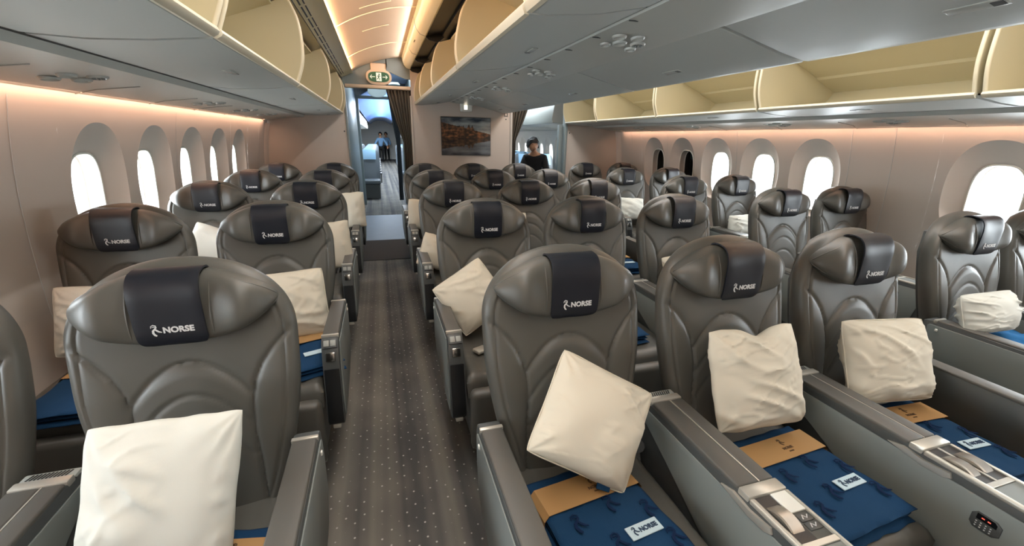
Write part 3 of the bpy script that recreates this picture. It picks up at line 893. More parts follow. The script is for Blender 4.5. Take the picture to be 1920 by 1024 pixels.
# ------------------------------------------------------------------ the room: floor
def struct(o): o['kind'] = 'structure'; return o
YB = 6.42; Y0 = -2.2
WL, WR = -1.44, 3.79
bm = bmesh.new(); box(bm, -1.75, 4.1, Y0, 6.38, -.06, 0); struct(finish('floor', bm, 'carpet', None, 0))
bm = bmesh.new(); box(bm, -1.75, 4.1, 6.38, 8.55, -.06, .001); struct(finish('floor_galley', bm, 'mattile', None, 0))
bm = bmesh.new(); box(bm, -1.75, 4.1, 8.55, 30, -.06, 0); struct(finish('floor_economy', bm, 'carpet', None, 0))
bm = bmesh.new(); box(bm, -.30, .30, 5.29, 6.38, -.001, .006); o = struct(finish('trim_1', bm, mat('dark_carpet_strip', (70, 66, 62), .95, spec=.1), None, 0))

# sidewalls with windows --------------------------------------------------
def wx(z):                     # how far the wall leans inwards (added towards the cabin) against height
    return sinterp([(0, .16), (.35, .04), (.62, .0), (.9, .0), (1.2, .018), (1.4, .045), (1.6, .085), (1.8, .15)], z)
def side_wall(name, X, sgn, centres, y0, y1, dims, blanks_ok=True):
    """sgn=+1: cabin lies towards +x of the wall. centres: y of windows. One mesh, windows punched with deep reveals"""
    bm = bmesh.new()
    def pt(y, z, dpt=0.0): return (X + sgn * (wx(z) - dpt), y, z)
    W = .305; NA = 64
    cz, hz, hy = 1.115, .245, .140
    zc0, zc1 = .70, 1.56
    def sup(a, ry, rz, cz_, p=3.0, yc=0):
        c, s = math.cos(a), math.sin(a)
        r = 1.0 / ((abs(c) ** p + abs(s) ** p) ** (1 / p)); return (yc + ry * r * c, cz_ + rz * r * s)
    cells = []
    edges = [y0]
    for c in sorted(centres): edges += [c - W, c + W]
    edges.append(y1)
    # plain strips between the window cells
    def strip(ya, yb, za, zb, ny, nz):
        rows = [[pt(ya + (yb - ya) * i / ny, za + (zb - za) * j / nz) for i in range(ny + 1)] for j in range(nz + 1)]
        grid(bm, rows)
    strip(y0, y1, 0, zc0, 2, 10); strip(y0, y1, zc1, 1.80, 2, 4)
    gaps = []; cur = y0
    for c in sorted(centres):
        if c - W - cur > .002: gaps.append((cur, c - W))
        cur = c + W
    if y1 - cur > .002: gaps.append((cur, y1))
    for a, b in gaps: strip(a, b, zc0, zc1, 1, 10)
    for c in sorted(centres):
        loops = []
        A = [2 * PI * i / NA for i in range(NA)]
        rect = []
        for a in A:
            ca, sa = math.cos(a), math.sin(a)
            zm, hh = (zc0 + zc1) / 2, (zc1 - zc0) / 2
            t = min(W / abs(ca) if abs(ca) > 1e-6 else 9, hh / abs(sa) if abs(sa) > 1e-6 else 9)
            rect.append((c + ca * t, zm + sa * t))
        for qy, qz in ((-W, -hh), (-W, hh), (W, -hh), (W, hh)):
            bi = min(range(NA), key=lambda i: (rect[i][0] - c - qy) ** 2 + (rect[i][1] - zm - qz) ** 2)
            rect[bi] = (c + qy, zm + qz)
        loops.append([pt(y, z) for y, z in rect])
        loops.append([pt(*sup(a, .245, .345, 1.165, 2.3, c)) for a in A])
        loops.append([pt(*sup(a, .240, .340, 1.165, 2.3, c), .006) for a in A])
        loops.append([pt(*sup(a, .205, .30, 1.135, 2.5, c), .035) for a in A])
        loops.append([pt(*sup(a, hy + .025, hz + .02, cz, 2.8, c), .060) for a in A])
        loops.append([pt(*sup(a, hy + .010, hz + .008, cz, 3.0, c), .066) for a in A])
        loops.append([pt(*sup(a, hy, hz, cz, 3.0, c), .075) for a in A])
        loops.append([pt(*sup(a, hy - .006, hz - .006, cz, 3.0, c), .14) for a in A])
        loops.append([pt(*sup(a, hy - .012, hz - .012, cz, 3.0, c), .145) for a in A])
        loops.append([pt(*sup(a, hy - .012, hz - .012, cz, 3.0, c), .20) for a in A])
        V = grid(bm, loops, close=True)
        for f in bm.faces: pass
    bmesh.ops.remove_doubles(bm, verts=bm.verts[:], dist=.0004)
    return struct(finish(name, bm, 'wall', None, 40))
def pane(name, X, sgn, c, dark=False):
    bm = bmesh.new(); N = 48; vs = []
    o = empty(name, (0, 0, 0)); struct(o)
    ring = []
    for dpt in (.150, .153):
        r = []
        for i in range(N):
            a = 2 * PI * i / N; ca, sa = math.cos(a), math.sin(a); rr = 1 / ((abs(ca) ** 3 + abs(sa) ** 3) ** (1 / 3))
            y, z = c + .130 * rr * ca, 1.115 + .235 * rr * sa
            r.append((X + sgn * (wx(z) - dpt), y, z))
        ring.append(r)
    V = grid(bm, ring, close=True); bm.faces.new(V[0]); bm.faces.new(V[1][::-1])
    g = finish('glass_pane', bm, 'pane_dim' if dark else 'pane', o, 0)
    bm = bmesh.new(); pts = []
    for i in range(N + 1):
        a = 2 * PI * i / N; ca, sa = math.cos(a), math.sin(a); rr = 1 / ((abs(ca) ** 3 + abs(sa) ** 3) ** (1 / 3))
        y, z = c + .137 * rr * ca, 1.115 + .242 * rr * sa
        pts.append((X + sgn * (wx(z) - .072), y, z))
    tube(bm, pts, .006, 8); finish('window_frame', bm, 'white', o, 60)
    return o
LC = [2.82 + .61 * i for i in range(5)]
LCb = [1.60, .99, .38, -.23, -.84]          # windows beside and behind the camera
RC = [1.765] + [2.985 + .61 * i for i in range(5)]
RCb = [1.155, .545, -.065, -.675]
side_wall('wall_left', WL, 1, LC + LCb, Y0, YB + .12, None)
side_wall('wall_right', WR, -1, RC + RCb, Y0, YB + .12, None)
k = 1
for c in LC + LCb: pane('window_%d' % k, WL, 1, c); k += 1
for c in RC + RCb: pane('window_%d' % k, WR, -1, c, dark=(c > 4.7)); k += 1
# economy window wall beyond the right-hand doorway
RE = [7.1 + .61 * i for i in range(16)]
side_wall('wall_economy_right', WR, -1, RE, YB + .12, 17.2, None)
for c in RE: pane('window_%d' % k, WR, -1, c); k += 1
bm = bmesh.new(); box(bm, WR - .11, WR + .3, 17.2, 30, 0, 2.0); struct(finish('wall_economy_rear_right', bm, 'wall'))
bm = bmesh.new(); box(bm, WL - .3, WL + .11, 6.54, 10.2, 0, 2.0); struct(finish('wall_economy_front_left', bm, 'wall'))
LE = [10.9 + .61 * i for i in range(16)]
side_wall('wall_economy_left', WL, 1, LE, 10.2, 21.0, None)
bm = bmesh.new(); box(bm, WL - .3, WL + .11, 21.0, 30, 0, 2.0); struct(finish('wall_economy_rear_left', bm, 'wall'))
for c in LE[:8]: pane('window_%d' % k, WL, 1, c); k += 1
# panel joints
for X, s, ys in ((WL, 1, (2.24, 3.74, 4.96, 6.05)), (WR, -1, (2.36, 2.68, 3.9, 5.12, 6.0))):
    for i, y in enumerate(ys):
        bm = bmesh.new(); rows = []
        for z in [.3 + .1 * q for q in range(14)]:
            rows.append([(X + s * (wx(z) + .0015), y - .0025, z), (X + s * (wx(z) + .003), y, z), (X + s * (wx(z) + .0015), y + .0025, z)])
        grid(bm, rows); o = finish('trim_%d' % (10 + i + (10 if s < 0 else 0)), bm, 'reveal'); struct(o)
# shells that close the cabin from outside light
bm = bmesh.new()
box(bm, -2.0, 4.3, Y0 - .1, 30.1, 2.62, 2.7)
box(bm, -2.0, -1.55, Y0 - .1, 30.1, 1.72, 2.62); box(bm, 3.90, 4.3, Y0 - .1, 30.1, 1.72, 2.62)
struct(finish('ceiling_outer', bm, 'shell', None, 0))
bm = bmesh.new(); box(bm, -2.0, 4.3, Y0 - .1, Y0, 0, 2.7); struct(finish('wall_front', bm, 'bulk', None, 0))
bm = bmesh.new(); box(bm, -2.0, 4.3, 30, 30.1, 0, 2.7); struct(finish('wall_rear', bm, 'white', None, 0))

# ------------------------------------------------------------------ bulkheads at YB
def struct_box(name, m, x0, x1, y0, y1, z0, z1, bev=.004):
    bm = bmesh.new(); box(bm, x0, x1, y0, y1, z0, z1, bev, 2); return struct(finish(name, bm, m, None, 30))
struct_box('wall_bulkhead_left', 'bulk', WL + .01, -.385, YB, YB + .05, 0, 2.6)
struct_box('wall_bulkhead_center', 'bulk', .475, 1.93, YB, YB + .05, 0, 2.6)
struct_box('wall_bulkhead_right', 'bulk', 2.83, WR - .01, YB, YB + .05, 0, 2.6)
struct_box('trim_2', 'bulk_grey', -.40, -.375, YB - .012, YB + .07, 0, 2.2)
struct_box('trim_3', 'wall', .455, .485, YB - .012, YB + .07, 0, 2.0)
struct_box('trim_4', 'wall', 1.90, 1.935, YB - .012, YB + .07, 0, 2.0)
struct_box('trim_5', 'bulk_grey', 2.79, 2.83, YB - .02, YB + .09, 0, 2.12)
# dark corner trims between sidewall and bulkhead
for nm, X, s in (('trim_6', WL, 1), ('trim_7', WR, -1)):
    bm = bmesh.new(); rows = []
    for z in [.2 + .1 * q for q in range(15)]:
        x = X + s * wx(z); rows.append([(x, YB - .10, z), (x + s * .02, YB - .075, z), (x + s * .035, YB - .01, z)])
    grid(bm, rows); struct(finish(nm, bm, 'bulk'))
# doorway zone walls (lavatory / galley sides) and the second frame
struct_box('wall_lavatory', 'bulk_grey', -1.4, -.395, 6.60, 9.9, 0, 2.5)
struct_box('wall_galley', 'bulk_grey', .62, 1.70, 7.3, 9.9, 0, 2.5)
struct_box('trim_8', 'bulk_grey', -.40, -.345, 9.95, 10.05, 0, 2.2)
struct_box('trim_9', 'bulk_grey', .50, .56, 9.95, 10.05, 0, 2.2)
struct_box('beam_economy', 'bulk_grey', -.40, .50, 9.96, 10.04, 2.20, 2.26)['kind'] = 'structure'

# ------------------------------------------------------------------ ceiling over the aisles
def vault(name, pts, y0, y1, m, th=.012, off=0):
    bm = bmesh.new(); rows = []
    n = 24
    tx = [(i, p[0]) for i, p in enumerate(pts)]; tz = [(i, p[1]) for i, p in enumerate(pts)]
    S = [i * (len(pts) - 1) / n for i in range(n + 1)]
    for t in (0, th):
        V = grid(bm, [[(sinterp(tx, s) + off, y, sinterp(tz, s) + t) for s in S] for y in (y0, y1)])
    return struct(finish(name, bm, m, None, 60))
CE = [(-.285, 2.255), (-.13, 2.338), (.03, 2.400), (.20, 2.445), (.372, 2.466)]
vault('ceiling_aisle_left', CE, Y0, YB - .02, 'ceil')
vault('ceiling_aisle_right', [(2.35 - x, z) for x, z in CE[::-1]], Y0, YB, 'ceil')
vault('ceiling_economy_left', [(-.45, 2.16), (-.15, 2.34), (.15, 2.39), (.48, 2.36), (.80, 2.18)], 9.96, 30, 'econceil')
vault('ceiling_economy_right', [(1.8, 2.16), (2.1, 2.34), (2.34, 2.39), (2.6, 2.36), (2.85, 2.18)], 9.96, 30, 'econceil')
bm = bmesh.new(); box(bm, -1.5, 3.85, 6.50, 9.95, 2.52, 2.56); struct(finish('ceiling_galley', bm, 'econceil', None, 0))
# raised panel lines on the peach ceiling
for i, y in enumerate((3.95, 5.35)):
    bm = bmesh.new(); tx = [(q, p[0]) for q, p in enumerate(CE)]; tz = [(q, p[1]) for q, p in enumerate(CE)]
    tube(bm, [(sinterp(tx, s / 5), y + .0 * s, sinterp(tz, s / 5) - .002) for s in range(0, 21)], .005, 6)
    struct(finish('trim_%d' % (30 + i), bm, 'coving'))
for i, y in enumerate((3.75, 4.5)):
    bm = bmesh.new(); tube(bm, [(sinterp(tx, s / 5), y, sinterp(tz, s / 5) - .002) for s in range(7, 15)], .0035, 6)
    struct(finish('trim_%d' % (34 + i), bm, 'coving'))
# left air-outlet strip
bm = bmesh.new()
extr(bm, [(-.415, 2.200), (-.405, 2.188), (-.290, 2.236), (-.266, 2.242), (-.255, 2.243), (-.256, 2.247), (-.264, 2.248), (-.284, 2.250), (-.286, 2.262), (-.42, 2.262)], Y0, YB - .02, 'y')
o = finish('air_outlet_strip', bm, 'coving', None, 30)
for i in range(30):
    y = -1.9 + i * .28
    if y + .24 > YB - .05: break
    T = Matrix.Translation((-.385, y, 2.1963)) @ Matrix.Rotation(-.395, 4, 'Y')
    bm = bmesh.new(); box(bm, -.005, .005, 0, .24, -.0012, .001, 0, 1, T); finish('air_slot', bm, 'black', o, 0)
    bm = bmesh.new(); box(bm, .022, .030, 0, .24, -.0012, .001, 0, 1, T); finish('air_slot', bm, 'black', o, 0)
tag(o, 'long cream strip with black air slots along the left edge of the aisle ceiling', 'air outlet')
# right cream coving
bm = bmesh.new()
extr(bm, [(.368, 2.462), (.375, 2.415), (.392, 2.365), (.420, 2.330), (.462, 2.318), (.476, 2.326), (.470, 2.338), (.425, 2.352), (.402, 2.38), (.386, 2.42), (.380, 2.465)], Y0, YB - .12, 'y')
o = finish('light_coving', bm, 'coving', None, 40)
tag(o, 'glowing cream coving panel along the right edge of the aisle ceiling', 'coving')
for y in (4.25, 5.2):
    bm = bmesh.new(); rows = [(.368, 2.460), (.374, 2.414), (.391, 2.364), (.419, 2.329), (.462, 2.317)]
    tube(bm, [(x, y, z) for x, z in rows], .0025, 6); finish('joint', bm, 'plastic_light', o)
bm = bmesh.new(); box(bm, .398, .404, 4.62, 4.70, 2.345, 2.352, .001, 1); finish('slot', bm, 'black', o)

# ------------------------------------------------------------------ overhead bins
# cross-section in right-hand coordinates; left ones are mirrored about x=1.177 and lifted .04
def mirror(p): return (2.354 - p[0], p[1] + .042)
def bin_unit(y0, y1, side):
    """open bucket bin. side 'R' or 'L'"""
    F = (lambda p: p) if side == 'R' else mirror
    r = empty('overhead_bin', (F((2.9, 1.7))[0], (y0 + y1) / 2, F((2.9, 1.7))[1]))
    inv = Matrix.Translation(r.location).inverted()
    def fin(nm, bm, m, sm=35, par=None):
        bm.transform(inv); return finish(nm, bm, m, par or r, sm)
    a, b = y0 + .012, y1 - .012
    bm = bmesh.new(); under = [(2.790, 1.706), (2.80, 1.692), (2.95, 1.676), (3.10, 1.668), (3.235, 1.672), (3.245, 1.69), (3.40, 1.748), (3.40, 1.752), (3.30, 1.745), (2.95, 1.716)]
    extr(bm, [F(p) for p in under], a, b, 'y'); sh = fin('bin_shell', bm, 'bin')
    # finger latch recess
    ym = (a + b) / 2
    bm = bmesh.new()
    for dy, ln in ((.02, .05),):
        x0, z0 = F((2.94, 1.6765)); extr(bm, [(x0 - .012, ym + dy), (x0 + .012, ym + dy + .01), (x0 + .012, ym + dy + ln), (x0 - .012, ym + dy + ln * .8)], z0 - .0008, z0 + .002, 'z')
    fin('latch_recess', bm, 'plastic_dark', 0, sh)
    x0, z0 = F((2.94, 1.6765)); bm = bmesh.new(); box(bm, x0 - .016, x0 + .016, ym - .065, ym + .018, z0 - .003, z0 + .003, .0028, 2); fin('latch_bar', bm, 'dimple', 35, sh)
    bm = bmesh.new(); lip = [F(p) for p in ((2.775, 1.700), (2.770, 1.708), (2.774, 1.718), (2.786, 1.722), (2.800, 1.716), (2.800, 1.694), (2.788, 1.692))]
    extr(bm, lip, a, b, 'y', .003, 2); fin('bin_lip', bm, 'binlip')
    bm = bmesh.new(); inner = [(2.79, 1.720), (3.40, 1.768), (3.475, 1.855), (3.485, 1.850), (3.405, 1.756), (2.79, 1.712)]
    extr(bm, [F(p) for p in inner], a + .012, b - .012, 'y'); fin('bin_floor', bm, 'cream', 20)
    bm = bmesh.new(); inner = [(3.475, 1.855), (3.28, 1.935), (3.265, 1.952), (3.05, 2.035), (2.86, 2.105), (2.86, 2.120), (3.06, 2.05), (3.275, 1.965), (3.49, 1.87)]
    extr(bm, [F(p) for p in inner], a + .012, b - .012, 'y'); fin('bin_back_panel', bm, 'cream', 20)
    plate = [(2.785, 1.716), (2.752, 1.80), (2.738, 1.875), (2.738, 1.985), (2.752, 2.065), (2.785, 2.145), (2.86, 2.115), (3.05, 2.038), (3.48, 1.86), (3.40, 1.765)]
    tx = [(i, p[0]) for i, p in enumerate(plate[:6])]; tz = [(i, p[1]) for i, p in enumerate(plate[:6])]
    arc = [(sinterp(tx, s * .25), sinterp(tz, s * .25)) for s in range(21)]
    pp = [F(p) for p in arc + plate[6:]]
    for (c0, c1) in ((a, a + .016), (b - .016, b)):
        bm = bmesh.new(); extr(bm, pp, c0, c1, 'y'); pl = fin('end_plate', bm, 'cream', 30)
        bm = bmesh.new(); tube(bm, [(F(p)[0], (c0 + c1) / 2, F(p)[1]) for p in arc], .009, 8); fin('edge_trim', bm, 'cream_l', 60, pl)
    bm = bmesh.new(); box(bm, F((2.83, 0))[0] - .01, F((2.83, 0))[0] + .01, b + .002, b + .02, F((0, 1.75))[1], F((0, 1.785))[1], .002, 1); fin('hinge_stop', bm, 'cream_l')
    return r
names = ['nearest', 'second', 'third', 'fourth', 'farthest']
LB = [.22, 1.58, 2.94, 4.45, 5.92, 6.40]; RB = [.15, 1.46, 2.76, 4.05, 5.36, 6.40]
LB = [-1.1] + LB; RB = [-1.1] + RB
nm6 = ['beside the camera', 'nearest in view', 'second in view', 'third in view', 'fourth in view', 'short one against the bulkhead']
for side, B in (('L', LB), ('R', RB)):
    for i in range(len(B) - 1):
        o = bin_unit(B[i], B[i + 1], side)
        tag(o, 'open cream-lined luggage bin above the %s windows, %s' % ('left' if side == 'L' else 'right', nm6[i]), 'luggage bin', 'open side luggage bins')
# top rails of the side bins
for nm, F in (('bin_rail', mirror), ('bin_rail', lambda p: p)):
    bm = bmesh.new(); extr(bm, [F(p) for p in ((2.782, 2.165), (2.790, 2.185), (2.86, 2.20), (3.4, 2.10), (3.55, 1.88), (3.50, 1.86), (3.30, 2.02), (2.87, 2.155))], Y0, YB - .02, 'y')
    o = finish(nm, bm, 'cream_l'); tag(o, 'cream housing along the top of the open bins on the %s' % ('left' if F is mirror else 'right'), 'bin housing')

# centre bins -------------------------------------------------------------
def center_bin(y0, y1, open_side):
    r = empty('overhead_bin', (1.17 + (-.35 if open_side else .35), (y0 + y1) / 2, 1.9)); inv = Matrix.Translation(r.location).inverted()
    def fin(nm, bm, m, sm=35, par=None):
        bm.transform(inv); return finish(nm, bm, m, par or r, sm)
    a, b = y0 + .010, y1 - .010; ym = (a + b) / 2
    if open_side:     # faces the left aisle, bucket swung open
        bm = bmesh.new(); extr(bm, [(.530, 1.905), (.534, 1.886), (.60, 1.884), (.80, 1.905), (1.0, 1.945), (1.0, 1.962), (.9, 1.955), (.60, 1.915)], a, b, 'y'); sh = fin('bin_shell', bm, 'bin')
        bm = bmesh.new(); extr(bm, [(.512, 1.900), (.510, 1.912), (.520, 1.922), (.536, 1.922), (.542, 1.905), (.538, 1.882), (.520, 1.884)], a, b, 'y', .004, 2); fin('bin_lip', bm, 'binlip')
        bm = bmesh.new(); extr(bm, [(.535, 1.920), (1.02, 1.985), (1.12, 2.10), (1.13, 2.09), (1.03, 1.972), (.535, 1.908)], a + .012, b - .012, 'y'); fin('bin_floor', bm, 'cream', 20)
        bm = bmesh.new(); extr(bm, [(1.12, 2.10), (.98, 2.245), (.70, 2.315), (.70, 2.33), (.99, 2.26), (1.14, 2.11)], a + .012, b - .012, 'y'); fin('bin_back_panel', bm, 'cream', 20)
        pts = [(.528, 1.918), (.516, 1.98), (.520, 2.06), (.536, 2.14), (.560, 2.225), (.598, 2.290)]
        tx = [(i, p[0]) for i, p in enumerate(pts)]; tz = [(i, p[1]) for i, p in enumerate(pts)]
        arc = [(sinterp(tx, s * .25), sinterp(tz, s * .25)) for s in range(21)]
        for (c0, c1) in ((a, a + .016), (b - .016, b)):
            bm = bmesh.new(); extr(bm, arc + [(.70, 2.32), (.98, 2.252), (1.12, 2.105), (1.02, 1.98)], c0, c1, 'y'); pl = fin('end_plate', bm, 'cream', 30)
            bm = bmesh.new(); tube(bm, [(p[0], (c0 + c1) / 2, p[1]) for p in arc], .008, 8); fin('edge_trim', bm, 'cream_l', 60, pl)
        bm = bmesh.new(); extr(bm, [(.500, 2.30), (.585, 2.285), (.64, 2.33), (.62, 2.37), (.47, 2.33)], b - .01, b + .01, 'y'); fin('hinge_web', bm, 'black', 30)
        bm = bmesh.new(); box(bm, .77, .80, ym - .065, ym + .03, 1.896, 1.902, .0028, 2); fin('latch_bar', bm, 'dimple', 35, sh)
        bm = bmesh.new(); box(bm, .772, .798, ym + .03, ym + .07, 1.8975, 1.9035, 0); fin('latch_recess', bm, 'plastic_dark', 0, sh)
    else:             # faces the right aisle, closed, rounded grey door
        prof = [(1.345, 1.912), (1.50, 1.878), (1.68, 1.835), (1.79, 1.812), (1.825, 1.812), (1.838, 1.825), (1.838, 1.86), (1.84, 1.95), (1.82, 2.08), (1.77, 2.20), (1.72, 2.26), (1.40, 2.26), (1.345, 2.10)]
        bm = bmesh.new(); extr(bm, prof, a + .001, b - .001, 'y', .006, 2); sh = fin('bin_shell', bm, 'bin', 50)
        T = Matrix.Translation((1.64, ym, 1.8445)) @ Matrix.Rotation(.235, 4, 'Y')
        bm = bmesh.new(); box(bm, -.02, .02, -.065, .075, -.003, .003, .0028, 2, T); fin('latch_bar', bm, 'dimple', 35, sh)
        bm = bmesh.new(); box(bm, -.012, .012, -.058, -.03, -.0042, .0, 0, 1, T); fin('latch_recess', bm, 'plastic_dark', 0, sh)
    return r
CB = [-1.1, .25, 1.59, 2.98, 4.33, 5.56, 6.40]
CR = [-1.1, .25, 1.60, 2.95, 4.30, 5.60, 6.40]
for i in range(len(CB) - 1):
    o = center_bin(CB[i], CB[i + 1], True); tag(o, 'open cream-lined centre bin facing the left aisle, %s' % nm6[i], 'luggage bin', 'open centre luggage bins')
for i in range(len(CR) - 1):
    o = center_bin(CR[i], CR[i + 1], False); tag(o, 'closed grey bin on the right half of the centre, %s' % nm6[i], 'luggage bin', 'closed centre luggage bins')
bm = bmesh.new()
box(bm, .62, 1.70, Y0, YB - .01, 2.36, 2.42); box(bm, 1.13, 1.20, Y0, YB - .01, 1.95, 2.38); box(bm, .62, .66, Y0, YB - .01, 2.34, 2.40)
extr(bm, [(.48, 2.34), (.62, 2.36), (.62, 2.40), (.48, 2.40)], Y0, YB - .01, 'y')
struct(finish('ceiling_center_core', bm, 'black', None, 0))
# small black hinge webs over the openings

# service panels with reading lights ---------------------------------------
def psu(name, prof, y0, y1, m='psu'):
    bm = bmesh.new(); extr(bm, prof, y0, y1, 'y'); return finish(name, bm, m, None, 40)
Lp = [mirror(p) for p in ((3.258, 1.662), (3.266, 1.645), (3.42, 1.632), (3.60, 1.612), (3.705, 1.592), (3.72, 1.602), (3.70, 1.64), (3.40, 1.68), (3.25, 1.69))]
Rp = [(x, z) for x, z in ((3.258, 1.662), (3.266, 1.645), (3.42, 1.632), (3.60, 1.612), (3.705, 1.592), (3.72, 1.602), (3.70, 1.64), (3.40, 1.68), (3.25, 1.69))]
Cp = [(1.006, 1.955), (1.010, 1.938), (1.04, 1.932), (1.30, 1.904), (1.34, 1.905), (1.34, 1.93), (1.30, 2.0), (1.02, 2.02)]
for nm, pr_, lb in (('service_panel', Lp, 'long grey service panel under the left bins, above the left windows'), ('service_panel', Rp, 'long grey service panel under the right bins, above the right windows'),
                    ('service_panel', Cp, 'long grey service panel down the middle of the centre bins')):
    o = psu(nm, pr_, Y0, YB - .01); tag(o, lb, 'service panel')
    gx = [(3.232, 1.676), (3.264, 1.670), (3.264, 1.69), (3.232, 1.70)]
    if pr_ is Lp: gx = [mirror(p) for p in gx]
    if pr_ is Cp: gx = [(.996, 1.950), (1.012, 1.948), (1.012, 1.97), (.996, 1.97)]
    bm = bmesh.new(); extr(bm, gx, Y0, YB - .012, 'y'); finish('seam_gap', bm, 'black', o, 0)
    if pr_ is Cp:
        for q in range(26):      # moulded clips along the seam
            y = -1.8 + q * .32
            bm = bmesh.new(); box(bm, 1.006, 1.046, y, y + .006, 1.9295, 1.9335); finish('joint', bm, 'plastic_dark', o, 0)
    else:
        for q in range(12):
            y = -1.6 + q * .70
            if y > YB - .1: break
            bm = bmesh.new(); xs_ = sorted((pr_[2][0], pr_[4][0]))
            ptsj = [(pr_[j][0], y + .02 * (j - 2) ** 2 * .6, pr_[j][1] - .001) for j in (2, 3, 4)]
            tube(bm, ptsj, .003, 6); finish('joint', bm, 'plastic_light', o)
def cluster(x, y, z, ry, spots, label):
    r = empty('reading_light_cluster', (x, y, z)); r.rotation_euler = (0, ry, 0)
    for k, (dx, dy, a, b, kind) in enumerate(spots):
        bm = bmesh.new(); n = 24
        rows = []
        for rr, dz in ((1.0, 0.001), (.93, -.006), (.80, -.009), (.66, -.004), (.4, .0), (.02, .0)):
            rows.append([(dx + a * rr * math.cos(2 * PI * i / n), dy + b * rr * math.sin(2 * PI * i / n), dz) for i in range(n)])
        grid(bm, rows, close=True)
        o = finish('light_bezel' if kind else 'air_nozzle', bm, 'dimple', r, 60)
        if not kind:
            bm = bmesh.new()
            for q in range(6):
                an = q * PI / 3; T = Matrix.Translation((dx + a * .45 * math.cos(an), dy + b * .45 * math.sin(an), -.006)) @ Matrix.Rotation(an, 4, 'Z')
                box(bm, -.005, .005, -.003, .003, -.005, .008, .001, 1, T)
            finish('nozzle_vane', bm, 'plastic', o)
    tag(r, label, 'reading lights', 'reading light clusters')
SP2 = [(-.075, -.03, .03, .045, 1), (.0, -.065, .026, .045, 1), (.055, .02, .032, .048, 0), (-.02, .06, .030, .050, 1)]
SP3 = SP2 + [(.075, .12, .026, .040, 1), (-.06, .13, .024, .038, 1)]
wL = ['nearest', 'second', 'third', 'fourth']
for i, y in enumerate((2.22, 3.66, 4.55, 5.35)):
    x, z = mirror((3.46, 1.628)); cluster(x, y, z - .002, -.12, SP2, 'cluster of four pale reading-light discs on the left service panel, %s from the camera' % wL[i])
for i, y in enumerate((1.98, 3.10, 4.20, 5.30)):
    cluster(1.17, y, 1.915, .107, SP3, 'cluster of six pale light discs on the centre service panel, %s from the camera' % wL[i])
for i, y in enumerate((2.25, 3.15, 4.3, 5.4)):
    cluster(3.46, y, 1.627, .10, SP2, 'cluster of four pale reading-light discs on the right service panel, %s from the camera' % wL[i])

# ------------------------------------------------------------------ things on the bulkheads
o = empty('landscape_picture', (1.231, YB - .002, 1.48))
bm = bmesh.new(); box(bm, -.365, .365, -.024, 0, -.265, .265, .003, 2); finish('canvas_frame', bm, 'shell', o)
bm = bmesh.new(); box(bm, -.358, .358, -.0265, -.0235, -.258, .258); finish('print_face', bm, 'picture', o, 0)
tag(o, 'framed photo of autumn hills reflected in a lake, on the centre bulkhead', 'picture')
o = empty('emergency_light', (1.232, YB - .002, 1.875))
bm = bmesh.new(); box(bm, -.085, .085, -.07, 0, -.055, .055, .015, 3); finish('housing', bm, 'white', o)
bm = bmesh.new(); box(bm, -.035, .010, -.074, -.068, -.030, .030, .003, 2); finish('lens', bm, 'lampglow', o)
bm = bmesh.new(); cyl(bm, (0, -.03, .055), .03, .03, 'z', 20, .02); finish('stem', bm, 'white', o)
tag(o, 'small white emergency light box above the landscape picture', 'light')
o = empty('symbol_plate', (1.835, YB - .002, 1.80))
bm = bmesh.new()
stroke(bm, [(.022 * math.cos(a), .026 * math.sin(a)) for a in [2 * PI * i / 16 for i in range(17)]], .010)
box(bm, -.030, -.018, -.0012, 0, -.032, -.022); box(bm, .018, .030, -.0012, 0, -.032, -.022); box(bm, -.030, -.018, -.0012, 0, .022, .032); box(bm, .018, .030, -.0012, 0, .022, .032); box(bm, -.008, .008, -.0012, 0, -.075, -.060)
finish('symbol', bm, 'black', o, 0); tag(o, 'small black symbol on the bulkhead right of the picture', 'sign')
for x, z in ((-.43, 1.52), (2.87, 1.56)):
    bm = bmesh.new(); cyl(bm, (x, YB - .012, z), .010, .011, 'y', 14); o = finish('wall_stud', bm, 'plastic_dark'); tag(o, 'small grey stud on the %s bulkhead beside the doorway' % ('left' if x < 0 else 'right'), 'stud')

# arch above the left doorway with the exit sign
bm = bmesh.new(); extr(bm, [(-.47, 2.09), (-.47, 2.22), (-.30, 2.28), (-.13, 2.36), (.03, 2.42), (.17, 2.47), (.18, 2.37), (.16, 2.30), (.16, 2.14), (.14, 2.11)], YB + .03, YB + .055, 'y')
struct(finish('trim_40', bm, 'bulk_grey', None, 30))
bm = bmesh.new(); extr(bm, [(.165, 2.30), (.165, 2.47), (.33, 2.50), (.52, 2.48), (.52, 2.20), (.40, 2.215)], YB + .03, YB + .055, 'y')
struct(finish('trim_41', bm, 'bulk_grey', None, 30))
o = empty('exit_sign', (.065, YB + .02, 2.215))
bm = bmesh.new()
pl = [(.165 * math.copysign(abs(math.cos(a)) ** .75, math.cos(a)), .095 * math.copysign(abs(math.sin(a)) ** .8, math.sin(a))) for a in [2 * PI * i / 40 for i in range(40)]]
extr(bm, pl, -.03, 0, 'y', .004, 2); box(bm, -.10, .10, -.02, 0, .05, .17, .02, 3); finish('sign_housing', bm, 'ceil', o)
bm = bmesh.new(); pl = [(.135 * math.copysign(abs(math.cos(a)) ** .55, math.cos(a)), .062 * math.copysign(abs(math.sin(a)) ** .8, math.sin(a))) for a in [2 * PI * i / 40 for i in range(40)]]
extr(bm, pl, -.036, -.028, 'y'); g = finish('green_panel', bm, 'green', o)
bm = bmesh.new(); box(bm, -.034, .034, -.0375, -.035, -.052, .052); pn = finish('white_panel', bm, 'exitwhite', g, 0)
bm = bmesh.new(); Y_ = -.0375
